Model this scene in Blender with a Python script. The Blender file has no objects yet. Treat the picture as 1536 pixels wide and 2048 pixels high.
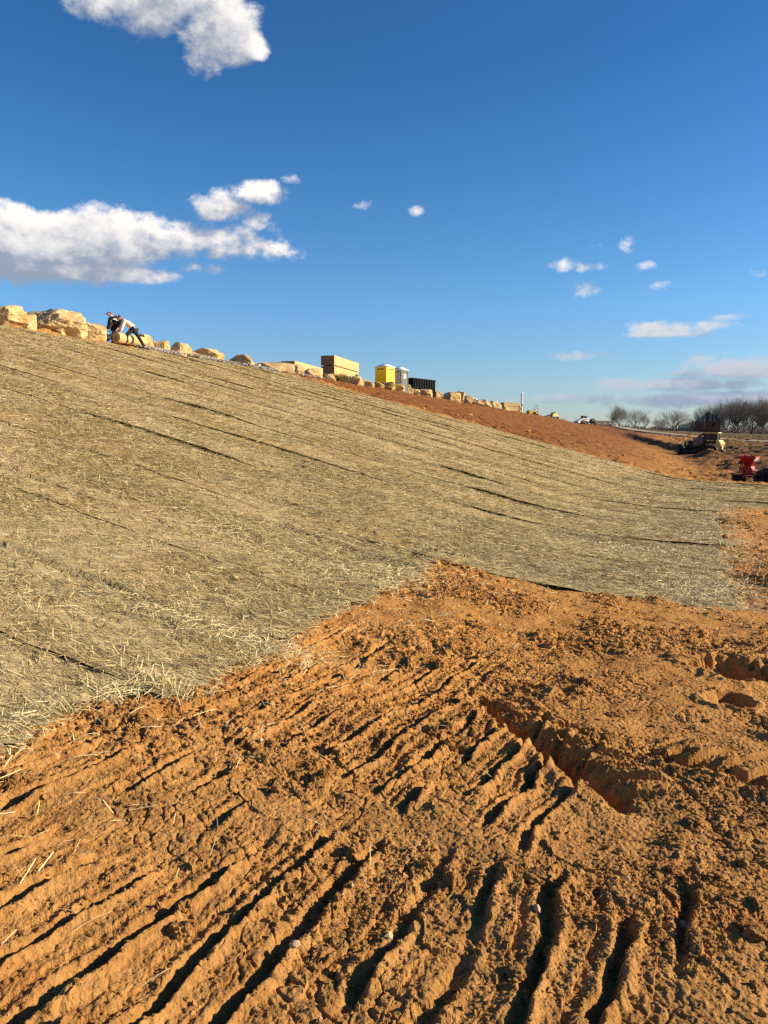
import bpy, bmesh, math, random
import numpy as np
from mathutils import Vector, Matrix

random.seed(7)
rng = np.random.default_rng(11)
sc = bpy.context.scene
col = sc.collection

# ------------------------------------------------------------------ camera, sky, sun, exposure
F_PX, CX, CY, HORIZON = 1538.0, 768.0, 1024.0, 872.0
EYE = 1.6
PITCH = math.atan((CY - HORIZON) / F_PX)
cam_data = bpy.data.cameras.new('camera')
cam_data.sensor_fit = 'VERTICAL'
cam_data.sensor_height = 36.0
cam_data.lens = F_PX / 2048.0 * 36.0
cam_data.clip_start = 0.05
cam_data.clip_end = 20000
cam = bpy.data.objects.new('camera', cam_data)
col.objects.link(cam)
cam.location = (0, 0, EYE)
cam.rotation_euler = (math.pi / 2 - PITCH, 0, 0)
sc.camera = cam

SUN_AZ = math.radians(88.0)      # clockwise from +Y (the view direction) towards +X
SUN_EL = math.radians(21.0)
SUN_DIR = Vector((math.sin(SUN_AZ) * math.cos(SUN_EL), math.cos(SUN_AZ) * math.cos(SUN_EL), math.sin(SUN_EL)))
sun_data = bpy.data.lights.new('sun', 'SUN')
sun_data.energy = 5.0
sun_data.angle = math.radians(0.5)
sun_data.color = (1.0, 0.84, 0.58)
sun = bpy.data.objects.new('sun', sun_data)
col.objects.link(sun)
sun.rotation_euler = SUN_DIR.to_track_quat('Z', 'Y').to_euler()
sun.location = (60, 20, 60)

sc.view_settings.view_transform = 'Standard'
sc.view_settings.look = 'None'
sc.view_settings.gamma = 1.0
sc.view_settings.exposure = 1.06
sc.cycles.use_denoising = False
sc.cycles.max_bounces = 5
sc.cycles.diffuse_bounces = 3
sc.cycles.transparent_max_bounces = 8


def ray(px, py):
    xc = (px - CX) / F_PX
    yc = -(py - CY) / F_PX
    c, s = math.cos(PITCH), math.sin(PITCH)
    return np.array([xc, c + yc * s, -s + yc * c])


class NT:
    """small helper to write node trees"""
    def __init__(self, tree):
        self.t = tree
        self.n = tree.nodes
        self.l = tree.links

    def node(self, typ, ins=None, **props):
        nd = self.n.new(typ)
        for k, v in props.items():
            setattr(nd, k, v)
        for k, v in (ins or {}).items():
            self.put(nd.inputs[k], v)
        return nd

    def put(self, sock, v):
        if hasattr(v, 'is_output'):
            self.l.new(v, sock)
        else:
            sock.default_value = v

    def m(self, op, a, b=None, c=None, clamp=False):
        nd = self.n.new('ShaderNodeMath')
        nd.operation = op
        nd.use_clamp = clamp
        self.put(nd.inputs[0], a)
        if b is not None:
            self.put(nd.inputs[1], b)
        if c is not None:
            self.put(nd.inputs[2], c)
        return nd.outputs[0]

    def vm(self, op, a, b=None, out=0):
        nd = self.n.new('ShaderNodeVectorMath')
        nd.operation = op
        self.put(nd.inputs[0], a)
        if b is not None:
            self.put(nd.inputs[1], b)
        return nd.outputs[out]

    def smooth(self, v, a, b, lo=0.0, hi=1.0):
        nd = self.node('ShaderNodeMapRange', {0: v, 1: a, 2: b, 3: lo, 4: hi}, interpolation_type='SMOOTHSTEP')
        return nd.outputs[0]

    def mix(self, f, a, b, blend='MIX'):
        nd = self.n.new('ShaderNodeMix')
        nd.data_type = 'RGBA'
        nd.blend_type = blend
        self.put(nd.inputs[0], f)
        self.put(nd.inputs[6], a)
        self.put(nd.inputs[7], b)
        return nd.outputs[2]

    def noise(self, vec, scale, detail=4, rough=0.55, dist=0.0, dim='3D'):
        nd = self.node('ShaderNodeTexNoise', {'Scale': scale, 'Detail': detail, 'Roughness': rough, 'Distortion': dist}, noise_dimensions=dim)
        if vec is not None:
            self.l.new(vec, nd.inputs['Vector'])
        return nd.outputs['Fac']

    def ramp(self, v, stops):
        nd = self.n.new('ShaderNodeValToRGB')
        e = nd.color_ramp.elements
        while len(e) < len(stops):
            e.new(0.5)
        for i, (p, c) in enumerate(stops):
            e[i].position = p
            e[i].color = (*c, 1)
        self.put(nd.inputs[0], v)
        return nd.outputs[0]


# clouds: (azimuth/elevation ellipses in the sky, authored from where they stand over the site)
CLOUDS = [
    (320, -4, 185, 62, .95), (430, 48, 95, 68, .95), (410, 118, 52, 36, .5), (200, -5, 80, 42, .75), (490, 85, 50, 35, .8),
    (60, 495, 215, 64, 1.2), (205, 484, 100, 62, 1.2), (-10, 470, 100, 55, 1.0), (100, 536, 215, 22, 1.15), (40, 450, 70, 40, .9),
    (340, 482, 88, 42, .66), (450, 487, 105, 36, .62), (555, 500, 60, 22, .55), (300, 460, 55, 35, .6),
    (440, 412, 62, 30, .72), (520, 386, 62, 24, .65), (582, 360, 26, 11, .35), (522, 442, 40, 28, .5),
    (395, 535, 60, 16, .5), (735, 411, 30, 14, .5), (828, 426, 22, 13, .22),
    (1256, 486, 23, 17, .45), (1198, 492, 24, 10, .16), (1130, 530, 38, 14, .2), (1186, 535, 46, 13, .2), (1176, 578, 40, 18, .34),
    (1290, 531, 28, 15, .25), (1331, 571, 38, 14, .32), (1510, 548, 28, 14, .3), (1458, 548, 42, 15, .24),
    (1350, 655, 110, 15, .55), (1320, 668, 110, 9, .55), (1460, 634, 48, 8, .35), (1170, 711, 85, 11, .32),
    (1350, 770, 190, 15, .68), (1500, 738, 120, 25, .78), (1400, 746, 70, 10, .5), (1250, 764, 80, 11, .55), (1460, 798, 240, 18, .68), (1150, 797, 130, 12, .42),
    (960, 806, 130, 13, .22), (8, 405, 30, 14, .35), (95, 430, 60, 12, .2), (1420, 720, 60, 12, .45),
]


def build_world():
    w = bpy.data.worlds.new('World')
    sc.world = w
    w.use_nodes = True
    w.node_tree.nodes.clear()
    g = bpy.data.node_groups.new('cloud_density', 'ShaderNodeTree')
    g.interface.new_socket('q', in_out='INPUT', socket_type='NodeSocketVector')
    g.interface.new_socket('d', in_out='OUTPUT', socket_type='NodeSocketFloat')
    t = NT(g)
    q = t.n.new('NodeGroupInput').outputs[0]
    best = None
    for (cx, cy, rx, ry, wt) in CLOUDS:
        d = ray(cx, cy)
        d = d / np.linalg.norm(d)
        az, el = math.atan2(d[0], d[1]), math.asin(d[2])
        k = 1.0 / F_PX / (1 + ((cx - CX) / F_PX) ** 2 * 0.6 + ((cy - CY) / F_PX) ** 2 * 0.5)
        o = t.vm('SUBTRACT', q, (az, el, 0))
        o = t.vm('MULTIPLY', o, (1 / (rx * k), 1 / (ry * k), 0))
        l2 = t.vm('DOT_PRODUCT', o, o, out=1)
        v = t.m('MULTIPLY_ADD', l2, -(0.22 + 0.38 * wt), wt)
        best = v if best is None else t.m('MAXIMUM', best, v)
    best = t.m('MAXIMUM', best, -3.0)
    sv = t.vm('MULTIPLY', q, (1.0, 1.35, 1.0))
    n1 = t.noise(sv, 15.0, 10, 0.56, 0.10)
    n2 = t.noise(sv, 52.0, 6, 0.6)
    n = t.m('MULTIPLY_ADD', n1, 1.7, -0.85)
    n = t.m('ADD', n, t.m('MULTIPLY_ADD', n2, 1.15, -0.575))
    den = t.m('ADD', best, n)
    den = t.m('SUBTRACT', den, 0.06)
    go = t.n.new('NodeGroupOutput')
    t.l.new(den, go.inputs[0])

    t = NT(w.node_tree)
    sky = t.node('ShaderNodeTexSky', sky_type='NISHITA')
    sky.sun_disc = False
    sky.sun_elevation = SUN_EL
    sky.sun_rotation = SUN_AZ
    sky.altitude = 200
    sky.air_density = 1.0
    sky.dust_density = 0.25
    sky.ozone_density = 3.0
    d = t.node('ShaderNodeTexCoord').outputs['Generated']
    sep = t.node('ShaderNodeSeparateXYZ', {0: d})
    az = t.m('ARCTAN2', sep.outputs[0], sep.outputs[1])
    el = t.m('ARCSINE', sep.outputs[2])
    q = t.node('ShaderNodeCombineXYZ', {0: az, 1: el, 2: 0.0}).outputs[0]
    def grp(vec):
        nd = t.n.new('ShaderNodeGroup')
        nd.node_tree = g
        t.l.new(vec, nd.inputs[0])
        return nd.outputs[0]
    d0 = grp(q)
    d1 = grp(t.vm('ADD', q, (0.012, 0.020, 0.0)))
    alpha = t.smooth(d0, -0.02, 0.60)
    alpha = t.m('MULTIPLY', alpha, t.smooth(el, -0.01, 0.03))
    sh = t.m('SUBTRACT', d0, d1)
    lit = t.smooth(sh, -0.55, 0.95)
    thick = t.smooth(d0, 0.2, 1.6)
    lit = t.m('SUBTRACT', lit, t.m('MULTIPLY', thick, 0.12))
    far = t.smooth(el, 0.04, 0.26)
    lit = t.m('MULTIPLY', lit, t.m('MULTIPLY_ADD', far, 0.35, 0.65))
    dark = t.mix(far, (2.6, 3.4, 4.8, 1), (3.2, 3.7, 4.6, 1))
    bright = t.mix(far, (6.7, 6.9, 7.5, 1), (10.8, 10.2, 9.6, 1))
    cc = t.mix(lit, dark, bright)
    skyc = t.mix(1.0, sky.outputs[0], t.ramp(t.m('MULTIPLY', el, 2.0, clamp=True), [(0.0, (.92, .98, 1.22)), (.143, (.94, 1.12, 1.33)), (.316, (.81, 1.21, 1.55)), (.608, (.53, 1.06, 1.44)), (.866, (.385, .89, 1.32))]), 'MULTIPLY')
    c = t.mix(t.m('MULTIPLY', alpha, 0.96), skyc, cc)
    bg = t.node('ShaderNodeBackground', {'Color': c, 'Strength': 0.0505})
    out = t.n.new('ShaderNodeOutputWorld')
    t.l.new(bg.outputs[0], out.inputs[0])
    w.cycles.sampling_method = 'MANUAL'
    w.cycles.sample_map_resolution = 256


build_world()

# ------------------------------------------------------------------ numpy noise
def _hash(ix, iy, seed):
    h = (ix.astype(np.int64) * 374761393 + iy.astype(np.int64) * 668265263 + seed * 974634777) & 0xFFFFFFFF
    h = ((h ^ (h >> 13)) * 1274126177) & 0xFFFFFFFF
    return (h ^ (h >> 16)) & 0xFFFFFFFF


def perlin(x, y, seed=0):
    x = np.asarray(x, float); y = np.asarray(y, float)
    ix, iy = np.floor(x), np.floor(y)
    fx, fy = x - ix, y - iy
    u = fx * fx * fx * (fx * (fx * 6 - 15) + 10)
    v = fy * fy * fy * (fy * (fy * 6 - 15) + 10)
    def gr(a, b):
        th = _hash(ix + a, iy + b, seed) * (2 * math.pi / 4294967296.0)
        return np.cos(th) * (fx - a) + np.sin(th) * (fy - b)
    return ((gr(0, 0) * (1 - u) + gr(1, 0) * u) * (1 - v) + (gr(0, 1) * (1 - u) + gr(1, 1) * u) * v) * 1.5


def fbm(x, y, octs=3, seed=0, gain=0.5):
    s, a = 0.0, 1.0
    for o in range(octs):
        s = s + a * perlin(x * 2.03 ** o + o * 17.3, y * 2.03 ** o - o * 9.1, seed + o)
        a *= gain
    return s


def worley(x, y, seed=0):
    """F1, F2 and a random value of the nearest cell"""
    x = np.asarray(x, float); y = np.asarray(y, float)
    ix, iy = np.floor(x), np.floor(y)
    f1 = np.full(x.shape, 9.0); f2 = np.full(x.shape, 9.0); cid = np.zeros(x.shape)
    for a in (-1, 0, 1):
        for b in (-1, 0, 1):
            h = _hash(ix + a, iy + b, seed)
            px = ix + a + (h & 0xFFFF) / 65536.0
            py = iy + b + ((h >> 16) & 0xFFFF) / 65536.0
            d = np.hypot(px - x, py - y)
            near = d < f1
            f2 = np.where(near, f1, np.minimum(f2, d))
            cid = np.where(near, (_hash(ix + a, iy + b, seed + 91) & 0xFFFF) / 65536.0, cid)
            f1 = np.where(near, d, f1)
    return f1, f2, cid


def facet(x, y, seed):
    """broken slabs: every cell at its own height and tilt"""
    ix, iy = np.floor(x), np.floor(y)
    f1 = np.full(x.shape, 9.0); out = np.zeros(x.shape)
    for a in (-1, 0, 1):
        for b in (-1, 0, 1):
            h = _hash(ix + a, iy + b, seed)
            dx = x - (ix + a + (h & 0xFFFF) / 65536.0); dy = y - (iy + b + ((h >> 16) & 0xFFFF) / 65536.0)
            d = np.hypot(dx, dy)
            h2 = _hash(ix + a, iy + b, seed + 91)
            th = (h2 & 0xFFFF) * (6.2832 / 65536.0)
            v = ((h2 >> 16) & 0xFFFF) / 65536.0 - 0.5 + 0.9 * (dx * np.cos(th) + dy * np.sin(th))
            near = d < f1
            out = np.where(near, v, out); f1 = np.where(near, d, f1)
    return out


def sstep(x, a, b):
    t = np.clip((x - a) / (b - a), 0, 1)
    return t * t * (3 - 2 * t)


# ------------------------------------------------------------------ the lie of the land
KS = math.sqrt(1 + 0.355 ** 2)


def uv_of(X, Y):          # u: metres downhill from the crest line, v: metres along the crest
    return (X + 24.9 - 0.355 * Y) / KS, (0.355 * (X + 24.9) + Y) / KS


def xy_of(u, v):
    return -24.9 + (u + 0.355 * v) / KS, (v - 0.355 * u) / KS


def px_xy(px, py, Y):     # ground position seen at a pixel at depth Y
    d = ray(px, py)
    return d[0] / d[1] * Y, EYE + d[2] / d[1] * Y


_ctl = [(0, 0, 0), (5, 2, -.05), (-5, 5, .22), (3.4, 7.4, -.12), (0.6, 8.4, .10), (9.2, 21, -.32), (12, 5, -.4), (20, 15, -.8), (2, -20, .1), (-20, -20, .3),
        (17, 41.5, -.85), (23, 48, -1.35), (40, 40, -1.6), (-10, 30, .1), (0, 60, -.6), (10, 90, -.5), (60, 20, -1.6), (60, -40, -1.6), (-40, -60, .3)]
for (px, py, Y) in [(1400, 907, 101), (1300, 893, 120), (1250, 880, 140), (1536, 905, 95), (1536, 886, 130), (1440, 882, 142), (1330, 870, 165), (1240, 859, 190),
                    (1490, 868, 240), (1300, 862, 280), (1700, 872, 240), (1850, 880, 140), (1900, 880, 260), (1215, 853, 210), (1190, 849.5, 206), (1165, 846.5, 204), (1700, 884, 125)]:
    x, z = px_xy(px, py, Y)
    _ctl.append((x, Y, z))
_ctl += [(-200, 400, 4), (0, 400, 3.6), (200, 400, 2.5), (400, 300, 2.0), (-300, 0, 3), (300, -200, -1), (-300, -300, 1), (0, -300, 0), (400, 0, -1), (1500, 1500, 2), (-1500, 1500, 4), (-1500, -1500, 1), (1500, -1500, 1)]
_ctl = np.array(_ctl, float)


def _tps_fit(P, lam=0.0008):
    xy = P[:, :2] / 60.0
    d2 = ((xy[:, None] - xy[None]) ** 2).sum(-1)
    K = 0.5 * d2 * np.log(d2 + 1e-12)
    n = len(P)
    A = np.zeros((n + 3, n + 3))
    A[:n, :n] = K + np.eye(n) * lam
    A[:n, n] = 1; A[:n, n + 1:] = xy; A[n, :n] = 1; A[n + 1:, :n] = xy.T
    b = np.zeros(n + 3); b[:n] = P[:, 2]
    return xy, np.linalg.solve(A, b)


_txy, _tw = _tps_fit(_ctl)


def tps(X, Y):
    x = np.clip(X, -1500, 1500) / 60.0; y = np.clip(Y, -1500, 1500) / 60.0
    r = _tw[-3] + _tw[-2] * x + _tw[-1] * y
    for i in range(len(_txy)):
        d2 = (x - _txy[i, 0]) ** 2 + (y - _txy[i, 1]) ** 2
        r = r + _tw[i] * 0.5 * d2 * np.log(d2 + 1e-12)
    return r


CREST = 5.8


def macro(X, Y):
    X = np.asarray(X, float); Y = np.asarray(Y, float)
    u, v = uv_of(X, Y)
    T = tps(X, Y)
    C = CREST - 0.085 * np.clip(v - 212, 0, 60)
    S = C - 0.266 * np.clip(u, -0.25, 80) - 0.02 * np.clip(-u, 0, 12)
    k = 0.35
    h = np.clip(0.5 + 0.5 * (S - T) / k, 0, 1)
    return T + (S - T) * h + k * h * (1 - h)


V0, V1 = 6.7, 53.2        # the blankets' reach along the crest
STRIP = 2.42


def u_end(v):
    v = np.asarray(v, float)
    return np.where(v < 16.4, 20.85 + 0.18 * np.clip(v - 10.8, 0, 2.4), np.where(v < 30.9, 24.15 + 0.06 * (v - 16.4), 29.6))


def under_blanket(X, Y):
    u, v = uv_of(X, Y)
    e = u_end(v)
    m = sstep(u, 0.3, 0.7) * sstep(e - u, 0.05, 0.35) * sstep(v, V0, V0 + 0.3) * sstep(V1 - v, 0.05, 0.3)
    # stay clear of the step between two lengths
    m = m * np.where((u > 21.15), sstep(v, 16.42, 16.7) * np.where(u > 24.7, sstep(v, 30.9, 31.3), 1), 1)
    return m


def seg_coords(X, Y, p, q):
    dx, dy = q[0] - p[0], q[1] - p[1]
    L = math.hypot(dx, dy)
    ex, ey = dx / L, dy / L
    s = (X - p[0]) * ex + (Y - p[1]) * ey
    d = (X - p[0]) * ey - (Y - p[1]) * ex        # positive to the right of travel
    return s, d, L


def rut(X, Y, p, q, depth, width, lip, seed, period=0.135):
    """a track edge: steep wall on the left hand of travel p>q (d = 0), floor falling back up over width, with cleat prints on the floor"""
    s, d, L = seg_coords(X, Y, p, q)
    d = d + 0.035 * perlin(s * 2.4, d * 0 + seed, seed) + 0.015 * perlin(s * 9, d * 6, seed + 3)
    along = sstep(s, -0.12, 0.1) * sstep(L - s, -0.12, 0.15)
    wall = sstep(d, -0.02, 0.025)
    back = 1 - sstep(d, width * 0.16, width * 0.7)
    fl = -depth * wall * back
    li = lip * np.exp(-((d + 0.05) / 0.05) ** 2)
    ph = np.abs(((s + d * 0.5) / period) % 1.0 - 0.5) * 2
    cl = 0.05 * sstep(ph, 0.38, 0.52) * sstep(d, width * 0.28, width * 0.36) * (1 - sstep(d, width * 1.25, width * 1.6))
    return along * (fl + li + cl)


def groove_lane(X, Y, ang, period, a0, a1, depth, seed, b0=-99, b1=99, soft=0.12, gate=0.0):
    """prints of track shoes: trenches with a raised lip, across the way the machine went"""
    gx, gy = math.sin(ang), math.cos(ang)
    a = X * gx + Y * gy
    b = X * gy - Y * gx
    b2 = b + 0.055 * perlin(X * 1.6, Y * 1.6, seed) + 0.022 * perlin(X * 5, Y * 5, seed + 1) + 0.010 * perlin(X * 17, Y * 17, seed + 2)
    ph = (b2 / period) % 1.0
    idx = np.floor(b2 / period)
    wob = (_hash(idx, idx * 0 + seed, 5) & 0xFFFF) / 65536.0
    ph = ph + (wob - 0.5) * 0.22
    w = 0.105
    trench = -np.exp(-(np.abs(ph - 0.42) / w) ** 3)
    lip = 0.62 * np.exp(-((ph - 0.60) / 0.10) ** 2) * (ph > 0.45) + 0.25 * np.exp(-((ph - 0.22) / 0.09) ** 2)
    tilt = 0.35 * (ph - 0.5) * (np.abs(ph - 0.5) < 0.6)
    e = 0.26 * perlin(idx * 0.73, idx * 0 + 3.1, seed + 7) + 0.05 * perlin(X * 6, Y * 6, seed + 5)
    m = sstep(a + e, a0 - soft, a0 + soft) * sstep(a1 - a - e, -soft, soft) * sstep(b, b0 - 0.2, b0 + 0.2) * sstep(b1 - b, -0.2, 0.2)
    g = sstep(perlin(X * 1.15 + 4.4, Y * 1.15, seed + 9) + 0.55 * (wob - 0.5) + 0.70 * perlin(a * 1.9 + idx * 5.7, idx * 3.1 + 0.5, seed + 11), -0.5 + gate, 0.10 + gate)
    return depth * (trench + lip + tilt) * m * (0.05 + 0.95 * g), m * g


HOLES = [(2.48, 5.25, .34, .30, .24), (2.12, 4.55, .15, .15, .11), (2.75, 4.0, .26, .17, .09)]


def rough(X, Y):
    """height of clods, prints and ruts over the smooth lie of the land, and how crumbly it is"""
    r = np.hypot(X, Y)
    bare = 1 - under_blanket(X, Y)
    h = np.zeros_like(X)
    crumb = sstep(fbm(X * 0.9 + 3, Y * 0.9, 2, 21), -0.30, 0.40)
    wx = X + 0.05 * perlin(X * 4, Y * 4, 31) + 0.02 * perlin(X * 13, Y * 13, 33)
    wy = Y + 0.05 * perlin(X * 4, Y * 4, 32) + 0.02 * perlin(X * 13, Y * 13, 34)
    far = sstep(r, 9, 30)
    h += 0.035 * fbm(X * 0.8, Y * 0.8, 3, 41) * (1 + 0.8 * far)
    h += 0.10 * far * (1 - sstep(r, 150, 320)) * fbm(X * 0.33, Y * 0.33, 3, 43)
    near = r < 26
    xs, ys, wxs, wys, rs, cr = X[near], Y[near], wx[near], wy[near], r[near], crumb[near]
    # prints
    g1, m1 = groove_lane(xs, ys, math.radians(25.5), 0.212, 0.75, 2.62, 0.042, 101, gate=-0.17)
    g2, m2 = groove_lane(xs, ys, math.radians(31), 0.178, 2.80, 3.95, 0.046, 131, b0=-3.6, b1=-0.95, gate=-0.28)
    g3, m3 = groove_lane(xs, ys, math.radians(24), 0.20, 4.1, 5.0, 0.026, 151, b0=-4.5, b1=-1.3, gate=0.1)
    g = g1 + g2 + g3
    gm = np.clip(m1 + m2 + m3, 0, 1)
    for (p, q, dp, wd, lp, sd) in [((0.50, 4.32), (0.98, 3.18), .098, .27, .022, 201), ((1.30, 3.62), (2.12, 3.02), .04, .28, .02, 211), ((2.05, 4.15), (2.6, 3.2), .07, .36, .02, 221),
                                   ((3.1, 6.0), (3.6, 5.1), .06, .4, .02, 231), ((4.2, 9.5), (5.3, 7.4), .06, .45, .03, 241)]:
        g = g + rut(xs, ys, q, p, dp, wd, lp, sd)
    for (hx, hy, rx, ry, dp) in HOLES:
        e = np.hypot((xs - hx) / rx, (ys - hy) / ry) + 0.30 * perlin(xs * 5, ys * 5, 61) + 0.16 * perlin(xs * 16, ys * 16, 62)
        g = g - dp * (1 - sstep(e, 0.55, 0.95)) + 0.02 * np.exp(-((e - 1.1) / 0.2) ** 2)
    # lumps
    big = sstep(perlin(xs * 0.7 + 9, ys * 0.7, 71), 0.02, 0.5)
    f1, f2, ci = worley(wxs * 6.5, wys * 6.5, 81)
    lump = np.clip(1 - f1 * 1.35, 0, 1) * (ci > 0.72)
    g += 0.026 * lump ** 0.8 * (0.15 + 0.85 * cr) * (1 - 0.55 * gm)
    f1, f2, ci = worley(wxs * 14, wys * 14, 83)
    g += 0.013 * np.clip(1 - f1 * 1.3, 0, 1) * (ci > 0.45) * (0.10 + 0.90 * cr) * (1 - 0.6 * gm)
    g += -0.010 * np.clip(1 - (f2 - f1) * 5, 0, 1) * sstep(perlin(xs * 1.7, ys * 1.7, 85), 0.05, 0.3)
    f1, f2, ci = worley(wxs * 31, wys * 31, 87)
    g += 0.007 * np.clip(1 - f1 * 1.25, 0, 1) * (ci > 0.30) * (0.15 + 0.85 * cr) * (1 - 0.45 * gm) * (1 - sstep(rs, 8, 16))
    g += 0.0045 * fbm(xs * 45, ys * 45, 2, 89) * (1 - sstep(rs, 4, 9))
    g += 0.014 * fbm(xs * 3.1, ys * 3.1, 3, 91)
    rim = np.clip(4 * gm * (1 - gm), 0, 1)
    brk = np.clip(cr * 0.9 + 0.6 * rim - 0.85 * gm * (1 - rim) - 0.12, 0, 1)
    g += 0.020 * facet(wxs * 6.3, wys * 6.3, 701) * (0.12 + 0.88 * brk)
    g += 0.0105 * facet(wxs * 15, wys * 15, 703) * (0.12 + 0.88 * brk)
    g += 0.0052 * facet(wxs * 36, wys * 36, 705) * (0.18 + 0.82 * brk) * (1 - sstep(rs, 7, 13))
    h[near] += g
    # lumps of the graded slope and the churned ground further off
    mid = (r >= 18) & (r < 260)
    xm, ym = X[mid], Y[mid]
    f1, f2, ci = worley(xm * 1.7 + 0.3 * perlin(xm, ym, 95), ym * 1.7, 93)
    gm2 = 0.13 * np.clip(1 - f1 * 1.3, 0, 1) * (ci > 0.5) * sstep(fbm(xm * 0.12, ym * 0.12, 2, 97), -0.5, 0.3)
    f1, f2, ci = worley(xm * 0.55, ym * 0.55 + 0.4 * perlin(xm * 0.5, ym * 0.5, 98), 99)
    uu, vv = uv_of(xm, ym)
    churn = sstep(uu, 24, 30) * sstep(vv, 56, 66)
    gm2 += 0.42 * churn * np.clip(1 - f1 * 1.25, 0, 1) * (ci > 0.45)
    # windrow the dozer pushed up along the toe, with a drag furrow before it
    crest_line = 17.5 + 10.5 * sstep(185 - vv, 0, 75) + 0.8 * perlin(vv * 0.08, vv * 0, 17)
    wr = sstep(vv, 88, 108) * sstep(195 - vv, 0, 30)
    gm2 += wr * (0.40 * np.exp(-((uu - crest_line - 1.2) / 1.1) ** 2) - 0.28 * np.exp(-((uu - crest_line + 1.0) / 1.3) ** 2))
    gm2 = gm2 * (1 - np.exp(-(((xm - 41.5) / 5) ** 2 + ((ym - 101) / 5) ** 2) ** 2)) * (1 - np.exp(-(((xm - 23.3) / 2.2) ** 2 + ((ym - 48) / 2.2) ** 2) ** 2))
    h[mid] += gm2 * sstep(r[mid], 18, 26) * (1 - sstep(r[mid], 150, 250) * 0.6)
    keep = 0.06 + 0.94 * bare
    return h * keep - 0.018 * (1 - bare), crumb * bare


def ground_z(x, y):
    X = np.array([float(x)]); Y = np.array([float(y)])
    return float((macro(X, Y) + rough(X, Y)[0])[0])


def macro1(x, y):
    return float(macro(np.array([float(x)]), np.array([float(y)]))[0])


def hit(px, py, y0=1.2, y1=600):
    """where the line of sight through a pixel of the photograph meets the land"""
    d = ray(px, py)
    ys = np.geomspace(y0, y1, 4000)
    X = d[0] / d[1] * ys
    Z = EYE + d[2] / d[1] * ys
    H = macro(X, ys)
    below = np.nonzero(Z <= H)[0]
    if len(below) == 0:
        return None
    i = below[0]
    return float(X[i]), float(ys[i]), float(H[i])


def place(px, py, Y=None):
    h = None
    for k in range(40):
        h = hit(px, py + k * 0.5)
        if h is not None: return h


def on_crest(px, u0=0.0, py=740):
    d = ray(px, py)
    m = d[0] / d[1]
    Y = (24.9 - KS * u0) / (0.355 - m)
    return m * Y, Y


# ------------------------------------------------------------------ objects and materials
def new_mesh_np(name, verts, faces, mat=None, smooth=True, attrs=None):
    """verts (n,3), faces (m,k) all with k corners"""
    me = bpy.data.meshes.new(name)
    verts = np.ascontiguousarray(verts, np.float32)
    faces = np.ascontiguousarray(faces, np.int32)
    m, k = faces.shape
    me.vertices.add(len(verts)); me.vertices.foreach_set('co', verts.ravel())
    me.loops.add(m * k); me.loops.foreach_set('vertex_index', faces.ravel())
    me.polygons.add(m)
    me.polygons.foreach_set('loop_start', np.arange(0, m * k, k, dtype=np.int32))
    me.polygons.foreach_set('use_smooth', np.full(m, smooth, dtype=bool))
    for an, (dom, vals) in (attrs or {}).items():
        a = me.attributes.new(an, 'FLOAT', dom)
        a.data.foreach_set('value', np.ascontiguousarray(vals, np.float32))
    me.update(calc_edges=True)
    if mat:
        me.materials.append(mat)
    return me


def link(name, me, parent=None, loc=None):
    o = bpy.data.objects.new(name, me)
    col.objects.link(o)
    if parent is not None:
        o.parent = parent
    if loc is not None:
        o.location = loc
    return o


def tag(o, label=None, cat=None, group=None, kind=None):
    if label: o['label'] = label
    if cat: o['category'] = cat
    if group: o['group'] = group
    if kind: o['kind'] = kind
    return o


def empty(name, loc, label, cat, rz=0.0, group=None, rx=0.0, ry=0.0):
    o = bpy.data.objects.new(name, None)
    o.empty_display_size = 0.3
    col.objects.link(o)
    o.location = loc
    o.rotation_euler = (rx, ry, rz)
    return tag(o, label, cat, group)


def mat_new(name, rough=0.85, spec=0.3):
    m = bpy.data.materials.new(name)
    m.use_nodes = True
    t = NT(m.node_tree)
    b = t.n['Principled BSDF']
    b.inputs['Roughness'].default_value = rough
    b.inputs['Specular IOR Level'].default_value = spec
    return m, t, b


def bump(t, b, h, strength=0.5, dist=0.02):
    nd = t.node('ShaderNodeBump', {'Strength': strength, 'Distance': dist, 'Height': h})
    t.l.new(nd.outputs[0], b.inputs['Normal'])
    return nd


def simple_mat(name, c, rough=0.6, var=0.12, scale=3.0, metallic=0.0, dirt=0.25, dirt_c=(0.22, 0.11, 0.05), spec=0.4):
    """painted or raw surface with tone variation and splashes of the site's soil"""
    m, t, b = mat_new(name, rough, spec)
    co = t.node('ShaderNodeTexCoord').outputs['Object']
    n = t.noise(co, scale, 5, 0.6)
    c = tuple(x * 0.88 for x in c)
    lo = tuple(x * (1 - var) for x in c); hi = tuple(min(1, x * (1 + var)) for x in c)
    cc = t.mix(n, (*lo, 1), (*hi, 1))
    if dirt > 0:
        d = t.smooth(t.noise(co, scale * 0.7, 6, 0.65), 0.52, 0.72, 0, dirt)
        cc = t.mix(d, cc, (*dirt_c, 1))
    t.put(b.inputs['Base Color'], cc)
    b.inputs['Metallic'].default_value = metallic
    return m


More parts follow.
